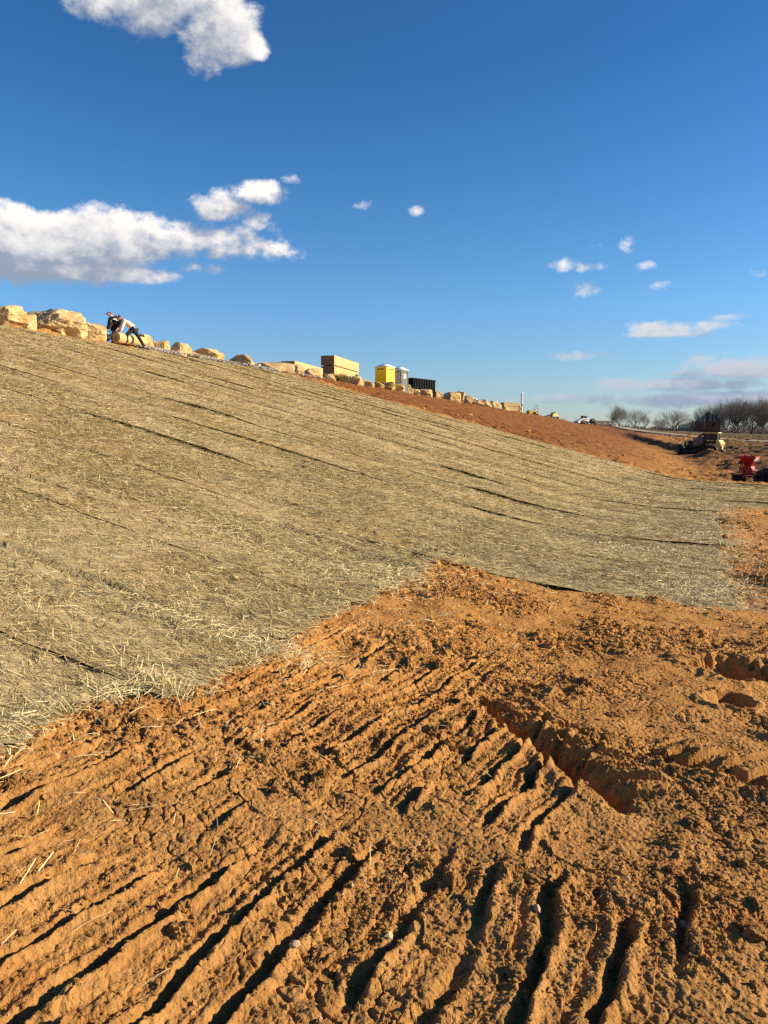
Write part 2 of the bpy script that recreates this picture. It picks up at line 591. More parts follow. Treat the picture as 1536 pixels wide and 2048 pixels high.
def dirt_material():
    m, t, b = mat_new('soil', 0.95, 0.12)
    co = t.node('ShaderNodeTexCoord').outputs['Object']
    n1 = t.noise(co, 0.55, 6, 0.6)
    n2 = t.noise(co, 6.0, 6, 0.65)
    n3 = t.noise(co, 42.0, 4, 0.6)
    base = t.ramp(n1, [(0.30, (0.31, 0.126, 0.028)), (0.5, (0.39, 0.172, 0.042)), (0.68, (0.45, 0.225, 0.066))])
    base = t.mix(t.smooth(n2, 0.40, 0.75, 0, 0.55), base, (0.53, 0.295, 0.100, 1))
    base = t.mix(t.smooth(n2, 0.52, 0.28, 0, 0.75), base, (0.24, 0.105, 0.028, 1))
    base = t.mix(t.smooth(n3, 0.42, 0.70, 0, 0.5), base, (0.54, 0.31, 0.115, 1))
    # damp, trodden soil near the tracks is browner than the dry red clay further up
    sy = t.node('ShaderNodeSeparateXYZ', {0: co}).outputs[1]
    brown = t.smooth(t.m('ADD', sy, t.m('MULTIPLY_ADD', n1, 4.0, -2.0)), 5.6, 2.6, 0, 0.62)
    base = t.mix(brown, base, t.mix(n2, (0.235, 0.112, 0.033, 1), (0.475, 0.262, 0.098, 1)))
    pl = t.smooth(t.noise(co, 2.1, 5, 0.6), 0.53, 0.66, 0, 0.6)
    base = t.mix(t.m('MULTIPLY', pl, brown), base, (0.20, 0.106, 0.036, 1))
    # red clay streaks
    base = t.mix(t.smooth(t.noise(co, 1.3, 4, 0.6), 0.60, 0.74, 0, 0.55), base, (0.34, 0.102, 0.025, 1))
    base = t.mix(t.smooth(n3, 0.50, 0.30, 0, 0.4), base, (0.20, 0.085, 0.024, 1))
    at = t.node('ShaderNodeAttribute', attribute_name='field').outputs['Fac']
    wet_shade = t.node('ShaderNodeAttribute', attribute_name='moist_shade').outputs['Fac']
    slope = t.node('ShaderNodeAttribute', attribute_name='graded').outputs['Fac']
    gr = t.mix(t.noise(co, 0.35, 5, 0.65), (0.125, 0.041, 0.010, 1), (0.20, 0.072, 0.017, 1))
    gr = t.mix(t.smooth(t.noise(co, 3.0, 5, 0.7), 0.5, 0.72, 0, 0.5), gr, (0.24, 0.10, 0.028, 1))
    base = t.mix(t.m('MULTIPLY', slope, 0.9), base, gr)
    base = t.mix(t.m('MULTIPLY', wet_shade, t.smooth(t.noise(co, 0.5, 5, 0.6), 0.25, 0.6, 0.35, 1)), base, (0.075, 0.034, 0.014, 1))  # darkens damp ground and the painted shade of the furrow
    fl = t.ramp(t.noise(co, 0.22, 7, 0.7), [(0.3, (0.06, 0.038, 0.02)), (0.5, (0.11, 0.076, 0.037)), (0.7, (0.18, 0.12, 0.056))])
    base = t.mix(at, base, fl)
    t.put(b.inputs['Base Color'], base)
    hb = t.m('ADD', t.noise(co, 70.0, 5, 0.7), t.m('MULTIPLY', t.noise(co, 18, 4, 0.65), 1.6))
    bump(t, b, hb, 0.9, 0.016)
    return m


def build_ground():
    deg = math.pi / 180
    fine = np.arange(-34, 34.001, 0.08)
    side = np.concatenate([np.arange(34.4, 60, 0.6), np.arange(60, 180.01, 4.0)])
    az = np.concatenate([-side[::-1], fine, side]) * deg
    if az[-1] > math.pi - 1e-3: az = az[:-1]
    if az[0] < -math.pi + 1e-3: pass
    r = [0.05, 0.4, 0.8, 1.1, 1.3]
    while r[-1] < 9: r.append(r[-1] * 1.0018)
    while r[-1] < 60: r.append(r[-1] * 1.0045)
    while r[-1] < 330: r.append(r[-1] * 1.009)
    while r[-1] < 6000: r.append(r[-1] * 1.08)
    r = np.array(r)
    A, R = np.meshgrid(az, r)
    X = R * np.sin(A); Y = R * np.cos(A)
    h, crumb = rough(X, Y)
    # the wide columns beside the view carry only the broad shape
    Z = macro(X, Y) + h
    nr, na = X.shape
    verts = np.stack([X, Y, Z], -1).reshape(-1, 3)
    i = np.arange(nr - 1)[:, None] * na
    j = np.arange(na)
    jn = (j + 1) % na
    f = np.stack([i + j, i + na + j, i + na + jn, i + jn], -1).reshape(-1, 4)
    u, v = uv_of(X, Y)
    rr = np.hypot(X, Y)
    jag = 2.5 * perlin(X * 0.06, Y * 0.06, 51)
    road_s = (X - 60.0) * 0.0
    field = sstep(road_side(X, Y) + jag * 0.3, 0.5, 4.0) * sstep(rr, 120, 135)
    field = np.maximum(field, sstep(rr, 320, 380))
    field = np.maximum(field, 0.45 * sstep(u, 30, 36) * sstep(v, 105, 125))
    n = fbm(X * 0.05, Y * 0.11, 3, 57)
    moist_shade = sstep(u + 4 * n, 24, 29) * sstep(v, 58, 72) * (1 - 0.6 * sstep(v, 128, 150)) * (1 - sstep(u, 60, 90)) * 0.85
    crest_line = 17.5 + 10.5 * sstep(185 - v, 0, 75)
    moist_shade = np.maximum(moist_shade, 0.8 * np.exp(-((u - crest_line) / 2.4) ** 2) * sstep(v, 86, 104) * sstep(200 - v, 0, 25))  # shadow lying in the furrow by the windrow, painted into the soil colour
    graded = sstep(v + 2 * perlin(X * 0.2, Y * 0.2, 59), 52.5, 54) * (1 - sstep(u + 3 * n, 17, 27) * 0.7)
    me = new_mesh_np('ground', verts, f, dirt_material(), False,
                     {'field': ('POINT', field.ravel()), 'moist_shade': ('POINT', moist_shade.ravel()), 'graded': ('POINT', graded.ravel())})
    o = link('ground', me)
    tag(o, 'churned orange clay ground of a building site', kind='structure')
    return o


ROAD = [px_xy(px, py, Y) + (Y,) for (px, py, Y) in [(1195, 853.0, 225), (1240, 857.5, 200), (1330, 868.2, 170), (1440, 879.5, 147), (1536, 886.0, 132), (1700, 893, 118), (1950, 902, 105)]]
ROAD = [(p[0], p[2]) for p in ROAD]


def road_side(X, Y):
    """signed distance from the road's middle, positive beyond it"""
    best = np.full(np.shape(X), 1e9); sgn = np.zeros(np.shape(X))
    for (p, q) in zip(ROAD[:-1], ROAD[1:]):
        s, d, L = seg_coords(X, Y, p, q)
        sc_ = np.clip(s, 0, L)
        dist = np.hypot(s - sc_, d)
        near = dist < best
        best = np.where(near, dist, best)
        sgn = np.where(near, np.where(d < 0, 1.0, -1.0), sgn)
    return best * sgn


def build_road():
    m, t, b = mat_new('gravel_road', 0.95, 0.1)
    co = t.node('ShaderNodeTexCoord').outputs['Object']
    c = t.ramp(t.noise(co, 0.7, 6, 0.65), [(0.3, (0.22, 0.165, 0.105)), (0.5, (0.32, 0.25, 0.17)), (0.7, (0.42, 0.34, 0.235))])
    t.put(b.inputs['Base Color'], c)
    pts = []
    for (p, q) in zip(ROAD[:-1], ROAD[1:]):
        for k in range(24):
            f = k / 24
            pts.append((p[0] + (q[0] - p[0]) * f, p[1] + (q[1] - p[1]) * f))
    pts = np.array(pts)
    # soften the corners
    for _ in range(30):
        pts[1:-1] = 0.25 * pts[:-2] + 0.5 * pts[1:-1] + 0.25 * pts[2:]
    d = np.gradient(pts, axis=0); d /= np.linalg.norm(d, axis=1)[:, None]
    nrm = np.stack([-d[:, 1], d[:, 0]], -1)
    W = np.linspace(-3.2, 3.2, 9)
    P = pts[:, None] + nrm[:, None] * W[None, :, None]
    Z = macro(P[..., 0], P[..., 1]) + 0.24 + 0.06 * perlin(P[..., 0] * 0.4, P[..., 1] * 0.4, 3) - 0.3 * (np.abs(W) > 2.9) - 0.4 * (np.abs(W) > 3.1)
    n, k = Z.shape
    verts = np.concatenate([P, Z[..., None]], -1).reshape(-1, 3)
    i = np.arange(n - 1)[:, None] * k; j = np.arange(k - 1)
    f = np.stack([i + j, i + j + 1, i + k + j + 1, i + k + j], -1).reshape(-1, 4)
    o = link('road', new_mesh_np('road', verts, f, m))
    tag(o, 'pale gravel road running past the old barn', kind='structure')


build_ground()
build_road()

# ------------------------------------------------------------------ straw blankets
def blanket_material():
    m, t, b = mat_new('straw_blanket', 0.9, 0.15)
    uvn = t.node('ShaderNodeUVMap', uv_map='UVMap').outputs[0]
    co = t.node('ShaderNodeTexCoord').outputs['Object']
    warp = t.node('ShaderNodeTexNoise', {'Vector': uvn, 'Scale': 3.0, 'Detail': 3.0}).outputs['Color']
    wv = t.vm('MULTIPLY', t.vm('SUBTRACT', warp, (0.5, 0.5, 0.5)), (0.10, 0.10, 0.0))
    p = t.vm('ADD', uvn, wv)
    fib = None
    for k, (ang, sx, sy) in enumerate([(8, 9, 150), (-22, 11, 170), (38, 12, 160), (-55, 14, 150)]):
        r = t.node('ShaderNodeVectorRotate', {'Vector': p, 'Angle': math.radians(ang)}, rotation_type='Z_AXIS').outputs[0]
        s = t.vm('MULTIPLY', r, (sx, sy, 1.0))
        n = t.noise(t.vm('ADD', s, (k * 31.7, k * 11.3, k * 5.0)), 1.0, 2, 0.5)
        n = t.smooth(n, 0.45, 0.72)
        fib = n if fib is None else t.m('MAXIMUM', fib, n)
    grain = t.noise(t.vm('MULTIPLY', p, (6.0, 22.0, 1.0)), 1.0, 6, 0.7)
    patch = t.noise(uvn, 0.5, 5, 0.62)
    strand = t.mix(grain, (0.60, 0.435, 0.20, 1), (0.82, 0.665, 0.36, 1))
    under = t.mix(t.noise(uvn, 1.4, 5, 0.65), (0.24, 0.178, 0.092, 1), (0.37, 0.275, 0.142, 1))
    c = t.mix(t.smooth(t.m('ADD', fib, t.m('MULTIPLY_ADD', grain, 1.1, -0.55)), 0.10, 1.0), under, strand)
    c = t.mix(t.smooth(patch, 0.50, 0.66, 0, 0.62), c, (0.44, 0.285, 0.095, 1))
    c = t.mix(t.smooth(patch, 0.47, 0.33, 0, 0.50), c, (0.28, 0.235, 0.165, 1))
    rnd = t.node('ShaderNodeObjectInfo').outputs['Random']
    c = t.mix(t.m('MULTIPLY', rnd, 0.22), c, (0.30, 0.235, 0.13, 1))
    t.put(b.inputs['Base Color'], c)
    h = t.m('ADD', t.m('MULTIPLY', fib, 0.7), grain)
    bump(t, b, h, 0.8, 0.02)
    return m


def straw_material():
    m, t, b = mat_new('loose_straw', 0.75, 0.25)
    tone = t.node('ShaderNodeAttribute', attribute_name='tone').outputs['Fac']
    c = t.ramp(tone, [(0.0, (0.14, 0.10, 0.05)), (0.3, (0.34, 0.245, 0.11)), (0.65, (0.58, 0.455, 0.225)), (1.0, (0.76, 0.655, 0.385))])
    t.put(b.inputs['Base Color'], c)
    return m


M_BLANKET = blanket_material()
M_STRAW = straw_material()


def strip_height(U, Vv, v0, i):
    """height of a strip's cloth over the ground's smooth shape"""
    X, Y = xy_of(U, Vv)
    w = Vv - v0
    lo = 0.35
    z = 0.018 + 0.016 * perlin(U * 0.6, Vv * 2.0, 300 + i) + 0.010 * perlin(U * 2.4, Vv * 4.0, 330 + i) + 0.006 * perlin(U * 7, Vv * 9, 360)
    z += 0.030 * np.clip(perlin(U * 0.10 + 7, Vv * 0.9, 380), 0, 1)
    gate = sstep(perlin(U * 0.27 + i * 7.7, U * 0 + i * 1.3, 390), -0.12, 0.40)
    strong = 0.5 + 0.8 * ((i * 37) % 10) / 10.0
    if i < 4: strong *= 0.3
    if abs(v0 - 16.4) < 0.1: strong = 0.12
    z += (0.012 + 0.042 * strong * gate) * np.exp(-(w / 0.08) ** 1.5)
    z += 0.02 * np.exp(-((STRIP - w) / 0.2) ** 2) * 0
    if abs(v0 - 16.4) < 0.1: z = z - 0.030 * np.exp(-(w / 0.12) ** 2) * sstep(U, 21.0, 21.5)
    # stitched pleats along the cloth
    for k, wc in enumerate((0.62, 1.27, 1.86)):
        wob = wc + 0.10 * perlin(U * 0.25, U * 0 + k + i * 3.3, 395)
        g2 = sstep(perlin(U * 0.33 + k * 5.1 + i * 2.9, U * 0 + 1.7, 397), 0.06, 0.36)
        dd = w - wob
        z += g2 * (0.034 * np.exp(-(np.clip(dd, 0, 9) / 0.07) ** 2) * (dd >= -0.03) - 0.012 * np.exp(-((dd + 0.05) / 0.03) ** 2))
    return z


def strip_end(Vv, i):
    return u_end(v_of_strip[i] + 1.2) + 0.09 * perlin(Vv * 3.1, Vv * 0 + i, 401) + 0.05 * perlin(Vv * 14, Vv * 0 + i, 402) + 0.12 * perlin(np.array(i * 0.77), np.array(0.3), 403)


v_of_strip = []
v = 16.40
while v - STRIP > V0 - 0.3: v -= STRIP
while v < V1 - 0.6:
    v_of_strip.append(v)
    v += STRIP
_GEN = 'tan straw erosion blanket laid down the slope among its like lengths'
_GROUP = 'straw blankets rolled out side by side down the slope'


def ribbons(C, D, S, N, L, W, arch, seg=2):
    """bent ribbons: centres, directions, side vectors, normals"""
    n = len(C)
    ts = np.linspace(-0.5, 0.5, seg + 1)
    vs = []
    for tt in ts:
        mid = C + D * (L * tt)[:, None] + N * (arch * (1 - 4 * tt * tt))[:, None]
        vs.append(mid - S * (W * 0.5)[:, None])
        vs.append(mid + S * (W * 0.5)[:, None])
    V = np.stack(vs, 1)
    k = 2 * (seg + 1)
    base = np.arange(n)[:, None, None] * k
    q = np.array([[2 * s, 2 * s + 1, 2 * s + 3, 2 * s + 2] for s in range(seg)])
    Fc = (base + q[None]).reshape(-1, 4)
    return V.reshape(-1, 3), Fc, k


def straw_mesh(name, X, Y, Z, heading, r, tone_shift=0.0, lift=0.02, upright=0.10, lscale=1.0):
    n = len(X)
    th = heading
    el = rng.normal(0, upright, n)
    D = np.stack([np.cos(th) * np.cos(el), np.sin(th) * np.cos(el), np.sin(el)], -1)
    up = np.tile(np.array([[0.0, 0.0, 1.0]]), (n, 1)) + rng.normal(0, 0.45, (n, 3))
    S = np.cross(D, up); S /= np.linalg.norm(S, axis=1)[:, None] + 1e-9
    N = np.cross(S, D)
    N *= np.sign(N[:, 2:3] + 1e-9)
    L = rng.uniform(0.05, 0.19, n) * (1 + r * 0.02) * lscale
    W = rng.uniform(0.0018, 0.0036, n) * (1 + np.clip(r - 4, 0, 40) * 0.09)
    arch = rng.normal(0.006, 0.012, n)
    C = np.stack([X, Y, Z + rng.uniform(0.0, lift, n) + np.abs(np.sin(el)) * L * 0.42], -1)
    V, Fc, k = ribbons(C, D, S, N, L, W, arch)
    tone = np.clip(rng.beta(2.2, 1.6, n) + tone_shift, 0, 1)
    return new_mesh_np(name, V, Fc, M_STRAW, False, {'tone': ('POINT', np.repeat(tone, k))})


DOWN = math.atan2(-0.355, 1.0)     # heading of the strips, down the slope


def build_blankets():
    total = 0
    for i, v0 in enumerate(v_of_strip):
        rmin = max(2.5, float(np.min(np.hypot(*xy_of(np.linspace(1, 24, 30), np.full(30, v0))))))
        du = float(np.clip(rmin * 0.006, 0.03, 0.12)); dv = du * 0.75
        us = np.linspace(0, 1, int(24 / du))
        vs = np.unique(np.concatenate([np.linspace(0, 0.2, max(8, int(0.2 / (dv * 0.35)))), np.linspace(0.2, STRIP + 0.10, int(STRIP / dv))]))
        Vv = v0 + vs + 0.0
        ue = strip_end(Vv, i)
        u0 = 0.75 + 0.10 * perlin(Vv * 2, Vv * 0, 405)
        U = u0[None, :] + us[:, None] * (ue - u0)[None, :]
        # rolls are not laid perfectly straight
        VV = np.broadcast_to(Vv[None, :], U.shape) + 0.05 * perlin(U * 0.35, U * 0 + i * 3.7, 407)
        X, Y = xy_of(U, VV)
        Zl = strip_height(U, VV, v0, i)
        endlift = 0.03 * np.exp(-((ue[None, :] - U) / 0.15) ** 2) * (0.4 + perlin(VV * 2.2, U * 0 + i, 409))
        Z = macro(X, Y) + Zl + endlift
        n, k = U.shape
        verts = np.stack([X, Y, Z], -1).reshape(-1, 3)
        ii = np.arange(n - 1)[:, None] * k; jj = np.arange(k - 1)
        f = np.stack([ii + jj, ii + k + jj, ii + k + jj + 1, ii + jj + 1], -1).reshape(-1, 4)
        me = new_mesh_np('erosion_blanket', verts, f, M_BLANKET, True)
        uvl = me.uv_layers.new(name='UVMap')
        uvd = np.stack([U + i * 13.0, VV], -1).reshape(-1, 2)[f.ravel()]
        uvl.data.foreach_set('uv', np.ascontiguousarray(uvd, np.float32).ravel())
        o = link('erosion_blanket', me)
        lab = _GEN
        if abs(v0 - 16.4) < 0.1: lab = 'straw blanket with a long straight bare edge beside the notch of orange soil'
        elif abs(v0 + STRIP - 16.4) < 0.1: lab = 'shorter straw blanket ending at the inner corner of the soil notch'
        elif i == len(v_of_strip) - 1: lab = 'last straw blanket up the slope, bordering the bare orange hillside'
        tag(o, lab, 'erosion blanket', _GROUP)
        # straws standing proud of the netting
        A = float((ue - u0).mean()) * STRIP
        cand = int(A * 2600)
        uu = rng.uniform(0.8, float(ue.mean()), cand); vv = v0 + rng.uniform(0, STRIP, cand)
        x, y = xy_of(uu, vv)
        r = np.hypot(x, y)
        dens = np.minimum(2600, 150000 / r ** 2)
        dens = dens * (0.35 + 1.1 * sstep(fbm(uu * 0.5, vv * 1.0, 3, 411), -0.5, 0.5))
        keep = rng.uniform(0, 2600, cand) < dens
        keep &= (y > 1) & (np.abs(x) < 0.62 * y + 1.5)
        uu, vv, x, y, r = uu[keep], vv[keep], x[keep], y[keep], r[keep]
        if len(x) > 20:
            z = macro(x, y) + strip_height(uu, vv, v0, i)
            hd = DOWN + rng.normal(0, 0.55, len(x)) + math.pi * rng.integers(0, 2, len(x))
            s = link('straw', straw_mesh('straw', x, y, z, hd, r, lift=0.014), o)
            tag(s, kind='stuff')
            total += len(x)
        # pale fluffed straw along the ends of the rolls
        rend = float(np.hypot(*xy_of(float(ue.mean()), v0 + 1.2)))
        m = int(np.clip((5200 if i > 3 else 2600) / rend, 200, 700))
        vv = v0 + rng.uniform(0, STRIP, m)
        tt = np.abs(rng.normal(0, 1, m))
        uu = np.interp(vv, Vv, ue) + 0.06 - tt * 0.08 * (0.3 + 1.4 * sstep(perlin(vv * 1.7, vv * 0, 413), -0.3, 0.5))
        out = rng.uniform(0, 1, m) < 0.07
        uu = np.where(out, np.interp(vv, Vv, ue) + np.abs(rng.normal(0, 0.16, m)), uu)
        x, y = xy_of(uu, vv)
        inside = uu < np.interp(vv, Vv, ue)
        z = macro(x, y) + np.where(inside, strip_height(uu, vv, v0, i), 0.012) + rng.uniform(0, 0.03, m) * sstep(perlin(vv * 2.3, uu * 0 + 1, 415), -0.1, 0.5)
        hd = rng.uniform(0, 2 * math.pi, m)
        s = link('frayed_straw', straw_mesh('frayed_straw', x, y, z, hd, np.hypot(x, y), 0.22, lift=0.012, upright=0.08, lscale=0.7), o)
        tag(s, kind='stuff')
        total += m
    print('straws', total)


build_blankets()


def heap(px, py, n, ru, rv, tall, lean=0.4, shift=0.25):
    """a mound of loose pale straw"""
    X0, Y0, Z0 = hit(px, py)
    u0, v0 = uv_of(X0, Y0)
    uu = u0 + rng.normal(0, ru, n); vv = v0 + rng.normal(0, rv, n)
    x, y = xy_of(uu, vv)
    e = ((uu - u0) / ru) ** 2 + ((vv - v0) / rv) ** 2
    z = macro(x, y) + 0.03 + rng.uniform(0, 1, n) * tall * 0.55 * np.exp(-e * 0.6)
    return x, y, z


def build_loose_straw():
    # tufts and fluffed heaps of pale straw on the blankets
    X, Y, Z = [], [], []
    for (px, py, n, ru, rv, tall) in [(440, 1275, 1300, .40, .13, .04), (300, 1380, 360, .09, .10, .08), (230, 1400, 200, .06, .10, .05), (40, 1458, 240, .05, .25, .04),
                                      (660, 1148, 900, .35, .12, .04), (790, 1160, 700, .18, .25, .04), (1330, 1110, 1500, .7, .4, .05), (1400, 1185, 2000, .35, .5, .06),
                                      (1420, 1080, 1400, .35, 1.2, .05), (1425, 1020, 800, .3, 1.4, .05), (250, 850, 900, 1.4, .5, .05), (500, 1070, 700, .6, .3, .03), (1340, 975, 800, 1.2, .6, .06)]:
        x, y, z = heap(px, py, n, ru, rv, tall)
        X.append(x); Y.append(y); Z.append(z)
    x = np.concatenate(X); y = np.concatenate(Y); z = np.concatenate(Z)
    o = link('straw_heaps', straw_mesh('straw_heaps', x, y, z, rng.uniform(0, 6.283, len(x)), np.hypot(x, y), 0.28, lift=0.01, upright=0.12, lscale=0.75))
    tag(o, 'pale fluffed straw heaped on the blankets', 'straw', kind='stuff')
    # an upright tuft at the border
    xs, ys, zs = heap(318, 1387, 130, .09, .04, .02)
    n = len(xs)
    D = np.stack([rng.normal(0.25, .35, n), rng.normal(0.1, .35, n), np.ones(n)], -1); D /= np.linalg.norm(D, axis=1)[:, None]
    S = np.cross(D, rng.normal(0, 1, (n, 3))); S /= np.linalg.norm(S, axis=1)[:, None]
    L = rng.uniform(.04, .11, n)
    C = np.stack([xs, ys, zs], -1) + D * (L * .45)[:, None]
    Vv, Fc, k = ribbons(C, D, S, np.cross(S, D), L, rng.uniform(.0022, .004, n), rng.normal(0.0, .012, n))
    o = link('straw_tuft', new_mesh_np('straw_tuft', Vv, Fc, M_STRAW, False, {'tone': ('POINT', np.repeat(rng.uniform(.6, 1, n), k))}))
    tag(o, 'upright pale straw tuft standing at the blanket border above bare soil', 'straw', kind='stuff')
    # stray straws on the bare soil
    n = 2600
    vv = rng.uniform(9.5, 31, n)
    uu = u_end(vv) + np.abs(rng.normal(0, .40, n)) * np.where(vv < 16.4, 1.5, 0.8)
    x, y = xy_of(uu, vv)
    ok = under_blanket(x, y) < .05
    x, y = x[ok], y[ok]
    n2 = 160
    x2 = rng.uniform(-2.2, 0.9, n2); y2 = rng.uniform(2.6, 6.5, n2)
    cl = sstep(perlin(x2 * 1.4, y2 * 1.4, 421), 0.18, 0.5) * sstep(y2, 2.8, 4.0)
    ok = (rng.uniform(0, 1, n2) < cl) & (under_blanket(x2, y2) < .05)
    x = np.concatenate([x, x2[ok]]); y = np.concatenate([y, y2[ok]])
    z = macro(x, y) + rough(x, y)[0] + 0.004
    o = link('stray_straw', straw_mesh('stray_straw', x, y, z, rng.uniform(0, 6.283, len(x)), np.hypot(x, y), 0.12, lift=0.008, upright=0.07, lscale=0.75))
    tag(o, 'stray straws scattered over the orange soil', 'straw', kind='stuff')


build_loose_straw()


# ------------------------------------------------------------------ clods and stones on the soil
def ico(sub):
    bm = bmesh.new()
    bmesh.ops.create_icosphere(bm, subdivisions=sub, radius=1.0)
    V = np.array([v.co[:] for v in bm.verts]); Fc = np.array([[v.index for v in f.verts] for f in bm.faces])
    bm.free()
    return V, Fc


def scatter_lumps(name, x, y, z, size, mat, sub=1, squash=0.7, jitter=0.28):
    V, Fc = ico(sub)
    n, k = len(x), len(V)
    if sub >= 3:      # big clods: coherent dents rather than spikes
        q = rng.uniform(0, 50, (n, 1))
        a_, b_, c_ = V[None, :, 0], V[None, :, 1], V[None, :, 2]
        rad = (1 + .42 * perlin(a_ * 1.5 + q, b_ * 1.5 + c_ * 1.1 + q, 801) + .25 * perlin(c_ * 3 + q, a_ * 3 - b_ * 2 - q, 802) + .12 * perlin(a_ * 7 + q, c_ * 7 + b_ * 6, 803))[..., None]
    else:
        rad = 1 + rng.normal(0, jitter, (n, k, 1)).clip(-.55, .6)
    P = V[None] * rad * rng.uniform(.65, 1.25, (n, 1, 3)) * np.array([1, 1, squash])
    a = rng.uniform(0, 6.283, n); c, s = np.cos(a)[:, None], np.sin(a)[:, None]
    Q = np.stack([P[..., 0] * c - P[..., 1] * s, P[..., 0] * s + P[..., 1] * c, P[..., 2]], -1)
    Q = Q * size[:, None, None] + np.stack([x, y, z], -1)[:, None, :]
    Ff = (np.arange(n)[:, None, None] * k + Fc[None]).reshape(-1, 3)
    return new_mesh_np(name, Q.reshape(-1, 3), Ff, mat, False)


def build_clods():
    m = bpy.data.materials['soil']
    def pts(n, rmin, rmax, power):
        a = rng.uniform(-32, 32, n) * math.pi / 180
        t = rng.uniform(0, 1, n)
        r = rmin * (rmax / rmin) ** t
        x, y = r * np.sin(a), r * np.cos(a)
        h, crumb = rough(x, y)
        ok = (rng.uniform(0, 1, n) < 0.10 + crumb ** 1.5) & (under_blanket(x, y) < .02)
        x, y, h, r = x[ok], y[ok], h[ok], r[ok]
        return x, y, macro(x, y) + h, r
    x, y, z, r = pts(150000, 1.4, 13, 1)
    size = 0.0021 * np.exp(rng.exponential(0.5, len(x))) * (0.5 + 0.2 * r)
    size = np.minimum(size, 0.005 + 0.0022 * r)
    o = link('soil_crumbs', scatter_lumps('soil_crumbs', x, y, z + size * .25, size, m, 1))
    tag(o, 'small crumbs of orange soil scattered over the ground', 'soil', kind='stuff')
    x, y, z, r = pts(420, 1.8, 14, 1)
    size = np.minimum(0.012 * np.exp(rng.exponential(0.45, len(x))), .038)
    o = link('soil_clods', scatter_lumps('soil_clods', x, y, z + size * .15, size, m, 4, .7, .13))
    tag(o, 'fist sized clods of orange clay lying on the ground', 'soil', kind='stuff')
    x, y, z, r = pts(9000, 12, 62, 1)
    size = np.minimum(0.02 * np.exp(rng.exponential(0.5, len(x))), .12) * (0.7 + r * .012)
    o = link('far_clods', scatter_lumps('far_clods', x, y, z + size * .3, size, m, 1))
    tag(o, 'clods of clay on the bare hillside', 'soil', kind='stuff')
    pm = simple_mat('pale_pebble', (0.42, 0.30, 0.17), 0.85, 0.35, 60, dirt=0.7)
    x, y, z, r = pts(500, 1.5, 9, 1)
    size = np.minimum(0.003 * np.exp(rng.exponential(0.6, len(x))), .018)
    o = link('pebbles', scatter_lumps('pebbles', x, y, z + size * .5, size, pm, 1, .7, .12))
    tag(o, 'small pale pebbles in the soil', 'pebbles', kind='stuff')


build_clods()

# ------------------------------------------------------------------ mesh builder for objects
class MB:
    def __init__(self):
        self.v = []; self.f = []

    def add(self, vs, fs):
        b = len(self.v)
        self.v += [tuple(map(float, p)) for p in vs]
        self.f += [tuple(b + i for i in q) for q in fs]
        return self

    def box(self, c, s, rot=None):
        hx, hy, hz = s[0] / 2, s[1] / 2, s[2] / 2
        P = [Vector((x, y, z)) for z in (-hz, hz) for y in (-hy, hy) for x in (-hx, hx)]
        if rot is not None:
            M = Matrix.Rotation(rot[2], 3, 'Z') @ Matrix.Rotation(rot[1], 3, 'Y') @ Matrix.Rotation(rot[0], 3, 'X')
            P = [M @ p for p in P]
        return self.add([p + Vector(c) for p in P], [(0, 2, 3, 1), (4, 5, 7, 6), (0, 1, 5, 4), (2, 6, 7, 3), (0, 4, 6, 2), (1, 3, 7, 5)])

    def cyl(self, p, q, r0, r1=None, n=12, caps=True):
        r1 = r0 if r1 is None else r1
        p, q = Vector(p), Vector(q)
        d = (q - p).normalized()
        a = d.orthogonal().normalized(); b = d.cross(a)
        vs = []
        for (c, r) in ((p, r0), (q, r1)):
            for k in range(n):
                t = 2 * math.pi * k / n
                vs.append(c + a * (r * math.cos(t)) + b * (r * math.sin(t)))
        fs = [(k, (k + 1) % n, n + (k + 1) % n, n + k) for k in range(n)]
        if caps:
            fs += [tuple(range(n))[::-1], tuple(range(n, 2 * n))]
        return self.add(vs, fs)

    def tube(self, pts, r, n=8):
        for p, q in zip(pts[:-1], pts[1:]):
            self.cyl(p, q, r, r, n)
        return self

    def prism(self, poly, y0, y1):
        """polygon in x, z pushed along y"""
        n = len(poly)
        vs = [(x, y0, z) for x, z in poly] + [(x, y1, z) for x, z in poly]
        fs = [tuple(range(n)), tuple(range(n, 2 * n))[::-1]] + [(k, n + k, n + (k + 1) % n, (k + 1) % n) for k in range(n)]
        return self.add(vs, fs)

    def lathe(self, prof, c=(0, 0, 0), axis='Z', n=20):
        vs = []
        for (r, h) in prof:
            for k in range(n):
                t = 2 * math.pi * k / n
                a, b = r * math.cos(t), r * math.sin(t)
                p = {'Z': (a, b, h), 'Y': (a, h, b), 'X': (h, a, b)}[axis]
                vs.append((p[0] + c[0], p[1] + c[1], p[2] + c[2]))
        fs = []
        for i in range(len(prof) - 1):
            for k in range(n):
                fs.append((i * n + k, i * n + (k + 1) % n, (i + 1) * n + (k + 1) % n, (i + 1) * n + k))
        return self.add(vs, fs)

    def build(self, name, mat, parent=None, bevel=0.0, smooth=False, loc=None):
        me = bpy.data.meshes.new(name)
        me.from_pydata(self.v, [], self.f)
        bm = bmesh.new(); bm.from_mesh(me)
        bmesh.ops.recalc_face_normals(bm, faces=bm.faces)
        if bevel > 0:
            ed = [e for e in bm.edges if len(e.link_faces) == 2 and e.calc_face_angle(0) > 0.6]
            bmesh.ops.bevel(bm, geom=ed, offset=bevel, segments=2, affect='EDGES', clamp_overlap=True)
        bm.to_mesh(me); bm.free()
        if smooth:
            for p in me.polygons: p.use_smooth = True
        me.materials.append(mat)
        return link(name, me, parent, loc)


